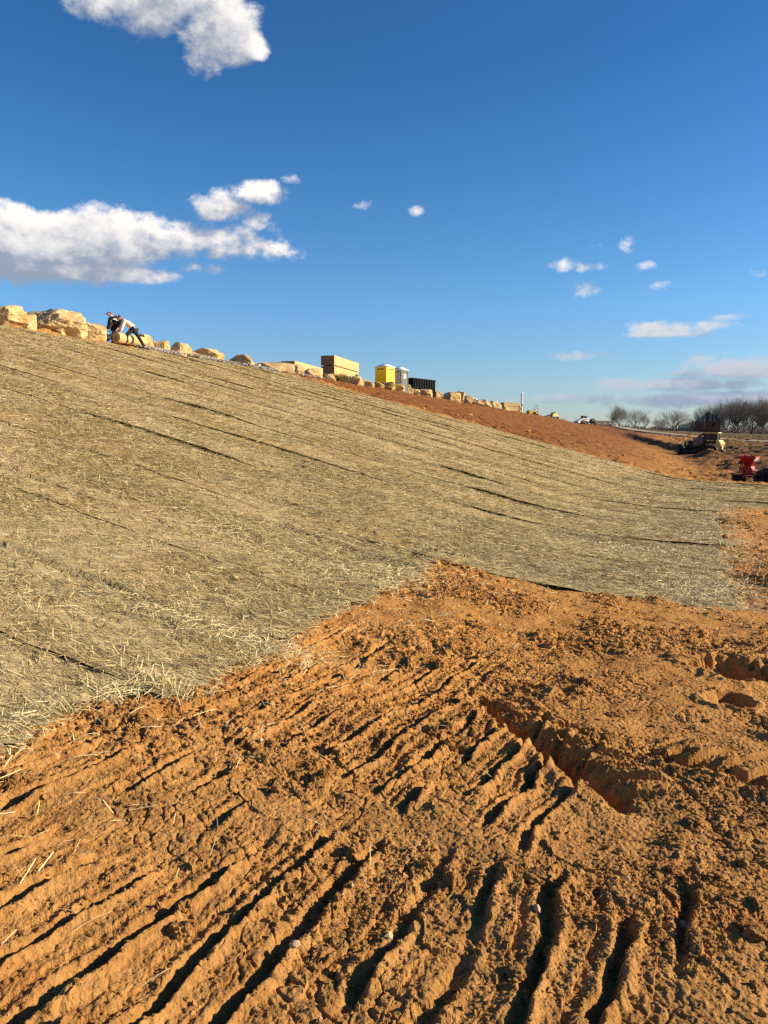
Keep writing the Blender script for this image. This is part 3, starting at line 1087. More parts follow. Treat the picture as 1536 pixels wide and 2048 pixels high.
def copy_tree(o, parent=None):
    c = o.copy(); col.objects.link(c)
    if parent is not None: c.parent = parent
    for ch in list(o.children): copy_tree(ch, c)
    return c


# ------------------------------------------------------------------ limestone boulders along the crest
def rock_material():
    m, t, b = mat_new('limestone', 0.9, 0.15)
    co = t.node('ShaderNodeTexCoord').outputs['Object']
    rnd = t.node('ShaderNodeObjectInfo').outputs['Random']
    p = t.vm('ADD', co, t.vm('MULTIPLY', t.node('ShaderNodeCombineXYZ', {0: rnd, 1: rnd, 2: rnd}).outputs[0], (37.0, 53.0, 71.0)))
    n = t.noise(p, 1.6, 8, 0.65)
    c = t.ramp(n, [(0.32, (0.22, 0.115, 0.045)), (0.44, (0.40, 0.25, 0.10)), (0.57, (0.52, 0.37, 0.185)), (0.72, (0.62, 0.49, 0.30))])
    c = t.mix(t.smooth(t.noise(t.vm('MULTIPLY', p, (1, 1, 4.0)), 2.2, 6, 0.7), 0.50, 0.66, 0, 0.85), c, (0.30, 0.145, 0.048, 1))
    c = t.mix(t.m('MULTIPLY', rnd, 0.45), c, (0.58, 0.45, 0.24, 1))
    t.put(b.inputs['Base Color'], c)
    h = t.m('ADD', t.noise(p, 5.0, 8, 0.7), t.noise(t.vm('MULTIPLY', p, (1, 1, 5.0)), 3.0, 5, 0.6))
    bump(t, b, h, 0.5, 0.05)
    return m


M_ROCK = rock_material()


def rock_mesh(name, L, D, H, seed, round_=0.2, mat=None, sub=5):
    r = np.random.default_rng(seed)
    V, Fc = ico(sub)
    # blend of block and ball, then split faces
    p = 2.2 + 5 * (1 - round_)
    k = (np.abs(V) ** p).sum(1) ** (-1 / p)
    P = V * k[:, None]
    P = P / np.abs(P).max(0)
    for _ in range(16):
        n = r.normal(0, 1, 3); n[2] *= 0.8; n /= np.linalg.norm(n)
        off = r.uniform(0.70, 1.12)
        d = P @ n - off
        P = P - n[None] * (np.clip(d, 0, None) * 1.0)[:, None]
    s = seed * 3.7
    def n3(q, f, sd):
        return (perlin(q[:, 0] * f + s, q[:, 1] * f + q[:, 2] * f * 0.61, sd) + perlin(q[:, 1] * f - s, q[:, 2] * f + q[:, 0] * f * 0.43, sd + 1) + perlin(q[:, 2] * f + 2 * s, q[:, 0] * f - q[:, 1] * f * 0.57, sd + 2)) / 2
    lay = np.abs(n3(P * np.array([.5, .5, 2.2]), 1.7, 600))
    d = 0.10 * n3(P, 1.1, 610) + 0.07 * np.round(n3(P, 2.2, 620) * 3) / 3 + 0.05 * n3(P, 2.6, 625) - 0.06 * lay + 0.045 * n3(P, 6.0, 630) + 0.022 * n3(P, 14.0, 640)
    P = P * (1 + d)[:, None]
    P = P / np.abs(P).max(0) * np.array([L / 2, D / 2, H / 2])
    P[:, 2] += H / 2
    return new_mesh_np(name, P, Fc, mat or M_ROCK, mat is not None)


ROCKS = [
    (-24, 54, 609, 646, -.2, .25, 'big layered boulder at the upper end of the crest row'),
    (38, 74, 625, 652, .15, .4, 'low boulder wedged beside the big layered one'),
    (56, 166, 616, 666, -.3, .2, 'largest jagged limestone boulder of the crest row'),
    (106, 142, 634, 663, .35, .5, 'rounded lump leaning on the front of the largest boulder'),
    (154, 217, 646, 682, -.2, .25, 'squared golden boulder just uphill of the two workers'),
    (271, 294, 661, 690, -1.6, .35, 'dark rough boulder peeping over the smooth pale one'),
    (274, 307, 668, 704, -.7, .8, 'smooth pale rounded boulder behind the lunging worker'),
    (303, 347, 683, 715, -.3, .3, 'brown broken boulder after the smooth pale one'),
    (336, 380, 687, 724, -.1, .2, 'tall split boulder with a sheer golden side'),
    (375, 447, 699, 726, -.4, .15, 'long flat topped pale limestone block'),
    (457, 507, 710, 742, -.3, .45, 'peaked boulder standing alone between two gaps'),
    (500, 522, 727, 744, -.1, .5, 'small dark rubble boulder beside the peaked one'),
    (513, 584, 728, 757, -.3, .4, 'wide hummocky boulder with a swirled face'),
    (574, 606, 731, 760, -.3, .35, 'pale boulder beside the black gap in the row'),
    (605, 648, 737, 764, -.4, .2, 'blocky boulder in front of the low lumber stack'),
    (641, 671, 745, 767, -.2, .6, 'rounded cream boulder under the end of the tall lumber'),
    (686, 724, 752, 773, -.2, .3, 'broad low boulder under the side of the tall lumber'),
    (718, 745, 759, 775, -.3, .3, 'first low boulder right of the tall lumber stack'),
    (742, 764, 762, 777, -.3, .3, 'low boulder left of the yellow toilet'),
    (761, 786, 764, 780, -.3, .2, 'square boulder in front of the yellow toilet'),
    (783, 806, 768, 784, -.2, .4, 'brown boulder in front of the grey toilet'),
    (804, 824, 769, 787, -.1, .3, 'slanted yellow boulder before the black container'),
    (822, 838, 776, 788, -.1, .2, 'small boulder beside the white sack'),
    (836, 862, 777, 792, -.3, .3, 'low ragged boulder below the container corner'),
    (857, 882, 779, 797, -.3, .4, 'sloping boulder left of the dark gap'),
    (886, 916, 784, 802, -.3, .3, 'long boulder right of the dark gap'),
    (909, 928, 783, 805, -.4, .2, 'upright blocky boulder with a dark cap stone'),
    (924, 948, 791, 809, -.2, .4, 'low boulder before the white boulder'),
    (944, 966, 800, 813, -.1, .5, 'small tapering boulder at the foot of the white one'),
    (955, 980, 799, 815, -.5, .3, 'grey brown boulder in the far part of the row'),
    (974, 1000, 802, 819, -.4, .3, 'craggy boulder left of the pale lumber bundle'),
    (996, 1018, 809, 823, -.2, .4, 'last golden boulder before the pale lumber bundle'),
]


def build_rocks():
    for i, (x0, x1, yt, yb, u0, rd, lab) in enumerate(ROCKS):
        cx = (x0 + x1) / 2
        X, Y = on_crest(cx, u0, yb)
        depth = Y * math.cos(math.atan2(X, Y)) if False else Y
        L = (x1 - x0) / F_PX * depth * (1.10 if i < 8 else 1.2 if i < 16 else 1.38)
        H = (yb - yt) / F_PX * depth
        D = L * (0.62 + 0.25 * ((i * 13) % 7) / 7)
        sink = 0.22 + 0.1 * H
        o = link('boulder', rock_mesh('boulder', L, min(D, 2.6), H + sink, 40 + i, rd))
        z = EYE + ray(cx, yb)[2] / ray(cx, yb)[1] * Y
        z = min(max(z, macro1(X, Y) - 0.35), macro1(X, Y) + 0.05)
        o.location = (X, Y, z - sink)
        o.rotation_euler = (0, random.uniform(-.05, .05), -math.atan2(X, Y) + random.uniform(-.22, .22))
        tag(o, lab, 'boulder', 'limestone boulders lined up along the crest')
    # a white boulder further along
    m = simple_mat('white_limestone', (0.80, 0.76, 0.66), 0.85, 0.15, 3, dirt=0.15)
    X, Y = on_crest(947, -.9, 800)
    o = link('boulder', rock_mesh('boulder', 14 / F_PX * Y * 1.1, 1.3, 14 / F_PX * Y + .3, 99, .7, m), loc=(X, Y, macro1(X, Y) - .1))
    tag(o, 'white rounded boulder standing out in the crest row', 'boulder', 'limestone boulders lined up along the crest')
    # sack beside the container
    X, Y = on_crest(829, -.9, 778)
    m2 = simple_mat('white_sack', (0.82, 0.80, 0.76), 0.7, 0.08, 4, dirt=0.15)
    o = link('sack', rock_mesh('sack', .62, .5, .62, 71, .9, m2, 4), loc=(X, Y, macro1(X, Y) - .02))
    tag(o, 'white bulging sack among the boulders before the black container', 'sack')
    X, Y = on_crest(820, -1.2, 778)
    m3 = simple_mat('black_tarp', (0.02, 0.022, 0.03), 0.5, 0.3, 4, dirt=0.1)
    o = link('tarp', rock_mesh('tarp', .7, .6, .68, 77, .5, m3, 4), loc=(X, Y, macro1(X, Y) - .02))
    tag(o, 'dark crumpled tarp beside the white sack', 'tarp')
    # grey gravel along the foot of the boulders
    gm = simple_mat('grey_gravel', (0.30, 0.27, 0.25), 0.9, 0.4, 9, dirt=0.3)
    xs, ys, ss = [], [], []
    for (p0, p1, n) in [(292, 352, 900), (382, 470, 700), (490, 548, 1000), (585, 640, 200), (985, 1008, 120)]:
        a = np.array([on_crest(p, .55, 735) for p in (p0, p1)])
        f = rng.uniform(0, 1, n)
        xs.append(a[0, 0] + (a[1, 0] - a[0, 0]) * f + rng.normal(0, .20, n)); ys.append(a[0, 1] + (a[1, 1] - a[0, 1]) * f + rng.normal(0, .1, n))
    xs = np.concatenate(xs); ys = np.concatenate(ys)
    zs = macro(xs, ys)
    o = link('gravel', scatter_lumps('gravel', xs, ys, zs + .03 + rng.uniform(0, .10, len(xs)), rng.uniform(.03, .10, len(xs)), gm, 1))
    tag(o, 'grey broken gravel at the foot of the boulders', 'gravel', kind='stuff')
    # a weed in a gap of the row
    wm = simple_mat('dry_weed', (0.20, 0.16, 0.05), 0.85, 0.4, 6, dirt=0.0)
    X, Y = on_crest(678, .1, 764)
    n = 500
    D = np.stack([rng.normal(0, .5, n), rng.normal(0, .5, n), rng.uniform(.4, 1, n)], -1); D /= np.linalg.norm(D, axis=1)[:, None]
    S = np.cross(D, rng.normal(0, 1, (n, 3))); S /= np.linalg.norm(S, axis=1)[:, None]
    Ln = rng.uniform(.2, .75, n)
    C = np.stack([rng.normal(0, .28, n), rng.normal(0, .28, n), np.zeros(n)], -1) + D * (Ln * .5)[:, None]
    Vv, Fc, k = ribbons(C, D, S, np.cross(S, D), Ln, np.full(n, .025), np.zeros(n))
    o = link('weed_clump', new_mesh_np('weed_clump', Vv, Fc, wm, False), loc=(X, Y, macro1(X, Y)))
    tag(o, 'olive weed clump between boulders under the tall lumber', 'weed')


build_rocks()

# ------------------------------------------------------------------ lumber
def lumber_material(name, side, end):
    m, t, b = mat_new(name, 0.8, 0.2)
    co = t.node('ShaderNodeTexCoord').outputs['Object']
    n = t.noise(t.vm('MULTIPLY', co, (0.35, 9.0, 26.0)), 1.0, 4, 0.6)
    c = t.mix(n, tuple(x * .72 for x in side) + (1,), tuple(min(1, x * 1.2) for x in side) + (1,))
    g = t.node('ShaderNodeNewGeometry').outputs['Normal']
    # sawn ends are darker than the planed sides
    tr = t.node('ShaderNodeVectorTransform', {0: g}, vector_type='NORMAL', convert_from='WORLD', convert_to='OBJECT').outputs[0]
    ex = t.m('ABSOLUTE', t.node('ShaderNodeSeparateXYZ', {0: tr}).outputs[0])
    e = t.mix(t.noise(co, 14.0, 3, 0.6), tuple(x * .6 for x in end) + (1,), tuple(min(1, x * 1.3) for x in end) + (1,))
    c = t.mix(t.smooth(ex, 0.7, 0.9), c, e)
    t.put(b.inputs['Base Color'], c)
    return m


M_LUM = lumber_material('sawn_lumber', (0.56, 0.36, 0.175), (0.36, 0.20, 0.10))
M_LUM_PALE = lumber_material('fresh_lumber', (0.62, 0.47, 0.22), (0.46, 0.30, 0.13))
M_DARKWOOD = simple_mat('dark_timber', (0.10, 0.065, 0.045), 0.85, 0.3, 5, dirt=0.1)


def lumber_stack(x, y, rz, L, W, tiers, plank_h, mat, label, tier_gap=.09, shade=None, z=None):
    z = macro1(x, y) - .02 if z is None else z
    t = empty('lumber_stack', (x, y, z), label, 'lumber', rz, 'bundles of sawn lumber waiting on the site')
    zz = 0.0
    for k in range(tiers[0]):
        for s in (-.38, 0, .38):
            MB().box((s * L, 0, zz + .045), (.1, W * .98, .09)).build('bearer', M_DARKWOOD, t)
        zz += .09
        mb = MB()
        rows = tiers[1]; nb = max(4, int(W / .14))
        for r_ in range(rows):
            for b_ in range(nb):
                if b_ not in (0, 1, nb - 2, nb - 1) and r_ not in (rows - 1,) : 
                    # inner boards: their ends only
                    pass
                jit = random.uniform(-.03, .03)
                mb.box((jit, (b_ + .5) / nb * W - W / 2, zz + (r_ + .5) * plank_h), (L, W / nb - .008, plank_h - .006))
        mb.build('bundle', mat, t)
        zz += rows * plank_h
    return t


def build_lumber():
    h = math.radians(90 - 14)
    # tall stack, near corner seen at pixel column 669
    d = ray(669, 748); Y = 66.5; X = d[0] / d[1] * Y
    ux, uy = math.cos(h), math.sin(h)
    nx, ny = -uy, ux      # to the left of the length
    L, W = 7.6, 1.22
    lumber_stack(X + ux * L / 2 + nx * W / 2, Y + uy * L / 2 + ny * W / 2, h, L, W, (3, 9), .089, M_LUM, 'tall stack of orange lumber bundles, highest thing on the crest')
    d = ray(590, 742); Y = 58.5; X = d[0] / d[1] * Y
    L, W = 6.6, 1.1
    lumber_stack(X + ux * L / 2 + nx * W / 2, Y + uy * L / 2 + ny * W / 2, h, L, W, (2, 7), .089, M_LUM, 'lower lumber stack left of the tall one, behind the boulders')
    d = ray(563, 742); Y = 57.5; X = d[0] / d[1] * Y
    lumber_stack(X + ux * 2 + nx * .7, Y + uy * 2 + ny * .7, h, 4.0, 1.3, (2, 6), .089, M_DARKWOOD, 'dark weathered timber stack barely showing over the hummocky boulder')
    # pale bundle near the pole
    X, Y = on_crest(1019, -1.2, 815)
    lumber_stack(X, Y, math.radians(20), 2.9, 1.2, (2, 8), .089, M_LUM_PALE, 'pale yellow lumber bundle left of the tall post')
    # pile at the far end of the site
    Yl = 212.0; xl = ray(1204, 850)[0] / ray(1204, 850)[1] * Yl; p = (xl, Yl, macro1(xl, Yl))
    t = lumber_stack(p[0], p[1], math.radians(4), 4.4, 1.3, (2, 7), .089, M_LUM_PALE, 'pale lumber pile beyond the white loader, before the bare trees')
    lumber_stack(p[0] + 2.75, p[1] - .9, math.radians(4), 1.4, 1.0, (1, 8), .089, M_LUM_PALE, 'short lumber offcut pile at the right end of the far one')


build_lumber()

# ------------------------------------------------------------------ toilets, container, post
M_YEL = simple_mat('yellow_plastic', (0.80, 0.66, 0.005), 0.45, 0.05, 2, dirt=0.12)
M_YELD = simple_mat('yellow_trim', (0.78, 0.58, 0.02), 0.5, 0.08, 2, dirt=0.12)
M_WHITEP = simple_mat('white_plastic', (0.85, 0.85, 0.83), 0.4, 0.03, 2, dirt=0.08)
M_BLACK = simple_mat('black_steel', (0.012, 0.013, 0.015), 0.55, 0.3, 3, dirt=0.12)
M_GREYP = simple_mat('pale_grey_plastic', (0.62, 0.58, 0.52), 0.5, 0.04, 2, dirt=0.1)
M_GREYD = simple_mat('dark_grey_plastic', (0.10, 0.105, 0.115), 0.5, 0.06, 2, dirt=0.1)
M_STEEL = simple_mat('galvanised_steel', (0.55, 0.55, 0.54), 0.4, 0.1, 4, metallic=0.6, dirt=0.15)


def toilet(x, y, rz, w, label, body, door, trim, notice):
    t = empty('portable_toilet', (x, y, macro1(x, y) - .02), label, 'toilet', rz, 'portable toilets on the crest')
    H = 2.02
    mb = MB().box((0, 0, .08), (w + .06, w + .06, .16)); mb.build('base', M_GREYD, t, .01)
    mb = MB()
    mb.box((-.02, w / 2 - .03, .16 + H / 2), (w - .1, .05, H)); mb.box((-.02, -w / 2 + .03, .16 + H / 2), (w - .1, .05, H)); mb.box((-w / 2 + .03, 0, .16 + H / 2), (.05, w - .14, H))
    for s in (-1, 1):      # pressed ribs and vent louvres on the side walls
        for k in range(3):
            mb.box((-.3 + .28 * k, s * (w / 2 - .001), .95), (.10, .03, 1.2))
    wl = mb.build('wall', body, t, .008)
    for s in (-1, 1):
        for k in range(2): MB().box((-.22 + .42 * k, s * (w / 2 + .004), 1.98), (.30, .02, .10)).build('vent', M_BLACK, wl)
    for sx in (-1, 1):
        for sy in (-1, 1):
            MB().box((sx * (w / 2 - .03), sy * (w / 2 - .03), .16 + H / 2), (.10, .10, H + .02)).build('corner_post', trim, t, .015)
    mb = MB(); mb.box((w / 2 - .035, 0, .16 + H / 2), (.05, w - .14, H - .04)); mb.box((w / 2 - .006, 0, 1.0), (.02, .06, 1.5)); mb.box((w / 2 - .004, .25, 1.0), (.02, .22, 1.4)); mb.box((w / 2 - .004, -.25, 1.0), (.02, .22, 1.4))
    dr = mb.build('door', door, t, .006)
    for k in (-1, 1): MB().box((w / 2 - .001, k * .25, 1.98), (.02, .34, .10)).build('vent', M_BLACK, dr)
    if notice:
        MB().box((w / 2 + .014, .02, 1.58), (.012, .34, .42)).build('notice', M_WHITEP, dr)
    MB().box((w / 2 + .01, -.4, 1.05), (.04, .05, .16)).build('handle', M_BLACK, dr, .008)
    # translucent ribbed roof
    mb = MB()
    n, k = 12, 12
    vs = []
    for i in range(n + 1):
        for j in range(k + 1):
            a, b = i / n * 2 - 1, j / k * 2 - 1
            zz = .04 + .26 * (1 - abs(a) ** 2.6) * (1 - abs(b) ** 2.6) + .02 * math.cos(b * 14)* (1 - abs(a) ** 2.6)
            vs.append((a * (w / 2 + .05), b * (w / 2 + .05), .16 + H + zz))
    fs = [(i * (k + 1) + j, (i + 1) * (k + 1) + j, (i + 1) * (k + 1) + j + 1, i * (k + 1) + j + 1) for i in range(n) for j in range(k)]
    mb.add(vs, fs)
    mb.box((0, 0, .16 + H + .02), (w + .1, w + .1, .05))
    mb.build('roof', M_WHITEP, t, 0, True)
    MB().cyl((-w / 2 + .14, w / 2 - .2, 2.2), (-w / 2 + .14, w / 2 - .2, 2.62), .05).build('vent_pipe', M_BLACK, t)


def build_crest_things():
    rz = math.radians(-38)
    d = ray(768, 760); Y = 73.2
    toilet(d[0] / d[1] * Y + .1, Y, rz, 1.30, 'yellow portable toilet with white domed roof', M_YEL, M_YEL, M_YELD, False)
    d = ray(800, 762); Y = 76.4
    toilet(d[0] / d[1] * Y, Y, rz, 1.12, 'pale grey portable toilet with dark door and white notice', M_GREYP, M_GREYD, M_GREYD, True)
    # open steel container
    d = ray(831, 772); Y = 84.0
    x = d[0] / d[1] * Y
    t = empty('waste_container', (x, Y, macro1(x, Y)), 'long black steel waste container behind the grey toilet', 'container', math.radians(56))
    L, W, H = 4.6, 2.2, 1.62
    mb = MB()
    mb.box((0, -W / 2, H / 2 + .1), (L, .06, H)); mb.box((0, W / 2, H / 2 + .1), (L, .06, H)); mb.box((-L / 2 + .03, 0, H / 2 + .1), (.06, W - .12, H)); mb.box((L / 2 - .03, 0, H / 2 + .1), (.06, W - .12, H)); mb.box((0, 0, .14), (L - .14, W - .12, .08))
    M_CON = simple_mat('black_container_paint', (0.006, 0.008, 0.013), 0.85, 0.3, 3, dirt=0.05, spec=0.1)
    mb.build('body', M_CON, t)
    for k in range(9):
        for s in (-1, 1):
            MB().box((-L / 2 + .25 + k * (L - .5) / 8, s * (W / 2 + .07), H / 2 + .1), (.10, .08, H - .1)).build('side_rib', M_CON, t)
    mb = MB(); mb.box((0, -W / 2 - .02, H + .15), (L + .1, .14, .12)); mb.box((0, W / 2 + .02, H + .15), (L + .1, .14, .12)); mb.box((-L / 2, 0, H + .152), (.12, W - .12, .12)); mb.box((L / 2, 0, H + .152), (.12, W - .12, .12))
    mb.build('top_rail', M_CON, t)
    # tall post
    X, Y = on_crest(1044, -.8, 800)
    t = empty('utility_post', (X, Y, macro1(X, Y) - .05), 'tall slim grey post standing by itself at the crest', 'post', math.radians(38))
    MB().box((0, 0, 1.9), (.27, .27, 3.8)).build('shaft', simple_mat('pale_post', (0.55, 0.54, 0.50), 0.6, .1, 3, dirt=.15), t, .03)
    MB().box((0, 0, 3.86), (.31, .31, .10)).build('cap', M_WHITEP, t, .02)
    MB().box((.0, -.155, 1.5), (.22, .05, .4)).build('meter_box', M_GREYD, t, .01)
    # brown coil left of it
    X, Y = on_crest(1037, -.6, 820)
    m = simple_mat('brown_coil', (0.42, 0.23, 0.10), 0.85, .3, 5, dirt=.3)
    t = empty('pipe_coil', (X, Y, macro1(X, Y) + .62), 'brown round coil standing on edge left of the tall post', 'coil', math.radians(-25))
    mb = MB()
    for k in range(4):
        mb.lathe([(.62, -.38 + k * .2), (.70, -.34 + k * .2), (.70, -.24 + k * .2), (.62, -.2 + k * .2), (.34, -.2 + k * .2), (.34, -.38 + k * .2), (.62, -.38 + k * .2)], axis='X')
    mb.build('windings', m, t, 0, True)
    MB().lathe([(.33, -.42), (.33, .46), (.0, .46)], axis='X').build('core', M_BLACK, t)


build_crest_things()

# ------------------------------------------------------------------ straw rolls and the two workers
def roll_material():
    m, t, b = mat_new('straw_roll', 0.9, 0.15)
    co = t.node('ShaderNodeTexCoord').outputs['Object']
    n = t.noise(t.vm('MULTIPLY', co, (3.0, 22, 22)), 1.0, 6, .65)
    c = t.ramp(n, [(.3, (.28, .20, .08)), (.55, (.48, .37, .18)), (.75, (.62, .50, .29))])
    t.put(b.inputs['Base Color'], c)
    bump(t, b, n, .8, .02)
    return m


def roll_end_material():
    m, t, b = mat_new('roll_end', 0.95, 0.1)
    co = t.node('ShaderNodeTexCoord').outputs['Object']
    s = t.node('ShaderNodeSeparateXYZ', {0: co})
    r = t.m('SQRT', t.m('ADD', t.m('MULTIPLY', s.outputs[1], s.outputs[1]), t.m('MULTIPLY', s.outputs[2], s.outputs[2])))
    rings = t.m('SINE', t.m('MULTIPLY_ADD', r, 150.0, t.m('MULTIPLY', t.noise(co, 7, 4, .6), 9.0)))
    c = t.mix(t.smooth(rings, -1, 1), (.20, .15, .06, 1), (.58, .46, .22, 1))
    t.put(b.inputs['Base Color'], c)
    return m


def build_workers():
    base_px, base_y = 264, 700
    Yd = on_crest(264, 0.5, 690)
    bx, by = Yd
    # image frame at the workers: x to the right as seen, y away, z up
    az = math.atan2(bx, by)
    ex = np.array([math.cos(az), -math.sin(az)]); ey = np.array([math.sin(az), math.cos(az)])
    fz = lambda x, y: macro1(bx + ex[0] * x + ey[0] * y, by + ex[1] * x + ey[1] * y) + .03
    z_ref = EYE + ray(268, 694)[2] / ray(268, 694)[1] * by
    M_R = roll_material(); M_RE = roll_end_material()

    def roll(x, y, L, R, ang, label):
        wx, wy = bx + ex[0] * x + ey[0] * y, by + ex[1] * x + ey[1] * y
        z0 = macro1(wx, wy) + .03
        dx, dy = math.cos(ang), math.sin(ang)
        h = (macro1(wx + dx * L / 2, wy + dy * L / 2) - macro1(wx - dx * L / 2, wy - dy * L / 2)) / L
        t = empty('straw_roll', (wx, wy, z0 + R), label, 'straw roll', ang, 'rolls of straw blanket being laid', ry=-math.atan(h))
        n = 48; prof = []
        vs, fs = [], []
        K = 24
        for i in range(K + 1):
            s = (i / K - .5) * L
            for k in range(n):
                th = 2 * math.pi * k / n
                rr = R * (1 + .035 * float(perlin(np.array(s * 2.2), np.array(th * 1.1), 700)) + .02 * float(perlin(np.array(s * 7), np.array(th * 4.), 701)))
                vs.append((s, rr * math.cos(th), rr * math.sin(th)))
        for i in range(K):
            for k in range(n):
                fs.append((i * n + k, i * n + (k + 1) % n, (i + 1) * n + (k + 1) % n, (i + 1) * n + k))
        MB().add(vs, fs).build('wrapping', M_R, t, 0, True)
        for s in (-1, 1):
            MB().lathe([(R * .98, s * (L / 2 - .004)), (R * .8, s * (L / 2 + .02)), (R * .4, s * (L / 2 + .01)), (R * .24, s * (L / 2 - .005)), (R * .22, s * (L / 2 - .18)), (0.0, s * (L / 2 - .18))], axis='X', n=40).build('roll_end', M_RE, t, 0, True)
        return t
    ang = math.atan2(1.0, 0.355)
    # crest heading; the left end nearest the camera
    roll(-.08, .75, 2.1, .25, ang + .02, 'straw roll the two workers bend over, round end facing out')
    roll(-.12, 1.55, 1.9, .2, ang - .06, 'second straw roll lying behind the one being pushed')

    M_SKIN = simple_mat('skin', (0.50, 0.27, 0.18), 0.55, .08, 6, dirt=0)
    M_HOOD = simple_mat('black_hoodie', (0.012, 0.012, 0.016), 0.9, .3, 6, dirt=.04)
    M_TRO = simple_mat('black_trousers', (0.014, 0.014, 0.018), 0.85, .3, 6, dirt=.10)
    M_TOP = simple_mat('pale_pink_top', (0.78, 0.60, 0.50), 0.85, .12, 5, dirt=.06)
    M_CAP = simple_mat('red_cap', (0.22, 0.015, 0.02), 0.8, .15, 6, dirt=0)
    M_HAIR = simple_mat('brown_hair', (0.07, 0.03, 0.018), 0.7, .3, 20, dirt=0)
    M_SHOE = simple_mat('work_boot', (0.03, 0.022, 0.018), 0.7, .3, 6, dirt=.4)
    M_EMB = simple_mat('white_print', (0.75, 0.78, 0.78), 0.8, .05, 6, dirt=0)

    def skin_mesh(name, J, edges, mat, parent, root):
        names = list(J)
        me = bpy.data.meshes.new(name)
        me.from_pydata([J[k][0] for k in names], [(names.index(a), names.index(b)) for a, b in edges], [])
        o = bpy.data.objects.new(name, me); col.objects.link(o)
        md = o.modifiers.new('skin', 'SKIN')
        for i, k in enumerate(names):
            r = J[k][1]
            me.skin_vertices[0].data[i].radius = (r, r) if not isinstance(r, tuple) else r
            me.skin_vertices[0].data[i].use_root = (k == root)
        md.use_smooth_shade = True
        sb = o.modifiers.new('sub', 'SUBSURF'); sb.levels = 2; sb.render_levels = 2
        dg = bpy.context.evaluated_depsgraph_get()
        nm = bpy.data.meshes.new_from_object(o.evaluated_get(dg))
        bpy.data.objects.remove(o); bpy.data.meshes.remove(me)
        nm.name = name
        nm.materials.clear(); nm.materials.append(mat)
        for p in nm.polygons: p.use_smooth = True
        return link(name, nm, parent)

    def person(x, y, z, label, P, top_mat, top_r, hair, cap, emblem, rz):
        wx, wy = bx + ex[0] * x + ey[0] * y, by + ex[1] * x + ey[1] * y
        t = empty('person', (wx, wy, z), label, 'person', rz)
        J = {k: (v, r) for k, (v, r) in P.items()}
        E = [('pelvis', 'waist'), ('waist', 'chest'), ('chest', 'neck'), ('neck', 'head_low'), ('head_low', 'head_mid'), ('head_mid', 'head_top'), ('head_mid', 'nose')]
        for s in 'lr':
            E += [('chest', s + 'sho'), (s + 'sho', s + 'elb'), (s + 'elb', s + 'wri'), (s + 'wri', s + 'palm'), ('pelvis', s + 'hip'), (s + 'hip', s + 'knee'), (s + 'knee', s + 'ank'), (s + 'ank', s + 'toe')]
            w = Vector(P[s + 'wri'][0]); pl = Vector(P[s + 'palm'][0]); d = (pl - w).normalized(); sd = d.orthogonal().normalized(); up = d.cross(sd)
            for q, (off, ln) in enumerate([(-.030, .065), (-.010, .075), (.010, .072), (.030, .058)]):
                k1, k2 = f'{s}f{q}a', f'{s}f{q}b'
                J[k1] = (tuple(pl + d * (ln * .55) + sd * off + up * .004), .009); J[k2] = (tuple(pl + d * ln + sd * off - up * .018), .008)
                E += [(s + 'palm', k1), (k1, k2)]
            J[s + 'th'] = (tuple(w + d * .055 + sd * .045 - up * .012), .010); E += [(s + 'palm', s + 'th')]
        skin_mesh('body', J, E, M_SKIN, t, 'pelvis')
        g = lambda ks, add: {k: (P[k][0], P[k][1] + add) for k in ks}
        T = g(['waist', 'chest', 'lsho', 'rsho', 'lelb', 'relb'], top_r)
        T['hem'] = (tuple(Vector(P['pelvis'][0]).lerp(Vector(P['waist'][0]), .35)), P['pelvis'][1] + top_r)
        T['collar'] = (tuple(Vector(P['chest'][0]).lerp(Vector(P['neck'][0]), .8)), .075)
        for s in 'lr':
            T[s + 'cuff'] = (tuple(Vector(P[s + 'elb'][0]).lerp(Vector(P[s + 'wri'][0]), .9)), P[s + 'wri'][1] + top_r * .7)
        skin_mesh('top', T, [('hem', 'waist'), ('waist', 'chest'), ('chest', 'collar'), ('chest', 'lsho'), ('chest', 'rsho'), ('lsho', 'lelb'), ('rsho', 'relb'), ('lelb', 'lcuff'), ('relb', 'rcuff')], top_mat, t, 'waist')
        B = g(['pelvis', 'lhip', 'rhip', 'lknee', 'rknee', 'lank', 'rank'], .016)
        skin_mesh('trousers', B, [('pelvis', 'lhip'), ('pelvis', 'rhip'), ('lhip', 'lknee'), ('rhip', 'rknee'), ('lknee', 'lank'), ('rknee', 'rank')], M_TRO, t, 'pelvis')
        for s in 'lr':
            a, b = Vector(P[s + 'ank'][0]), Vector(P[s + 'toe'][0])
            skin_mesh('boot', {'a': (tuple(a + Vector((0, 0, .06))), .058), 'h': (tuple(a + (a - b).normalized() * .04 + Vector((0, 0, -.03))), .05), 'm': (tuple(a.lerp(b, .6) + Vector((0, 0, -.01))), .05), 't': (tuple(b), .042)}, [('a', 'h'), ('h', 'm'), ('m', 't')], M_SHOE, t, 'h')
        hm = Vector(P['head_mid'][0]); ht = Vector(P['head_top'][0]); ns = Vector(P['nose'][0]); up = (ht - hm).normalized(); fw = (ns - hm).normalized()
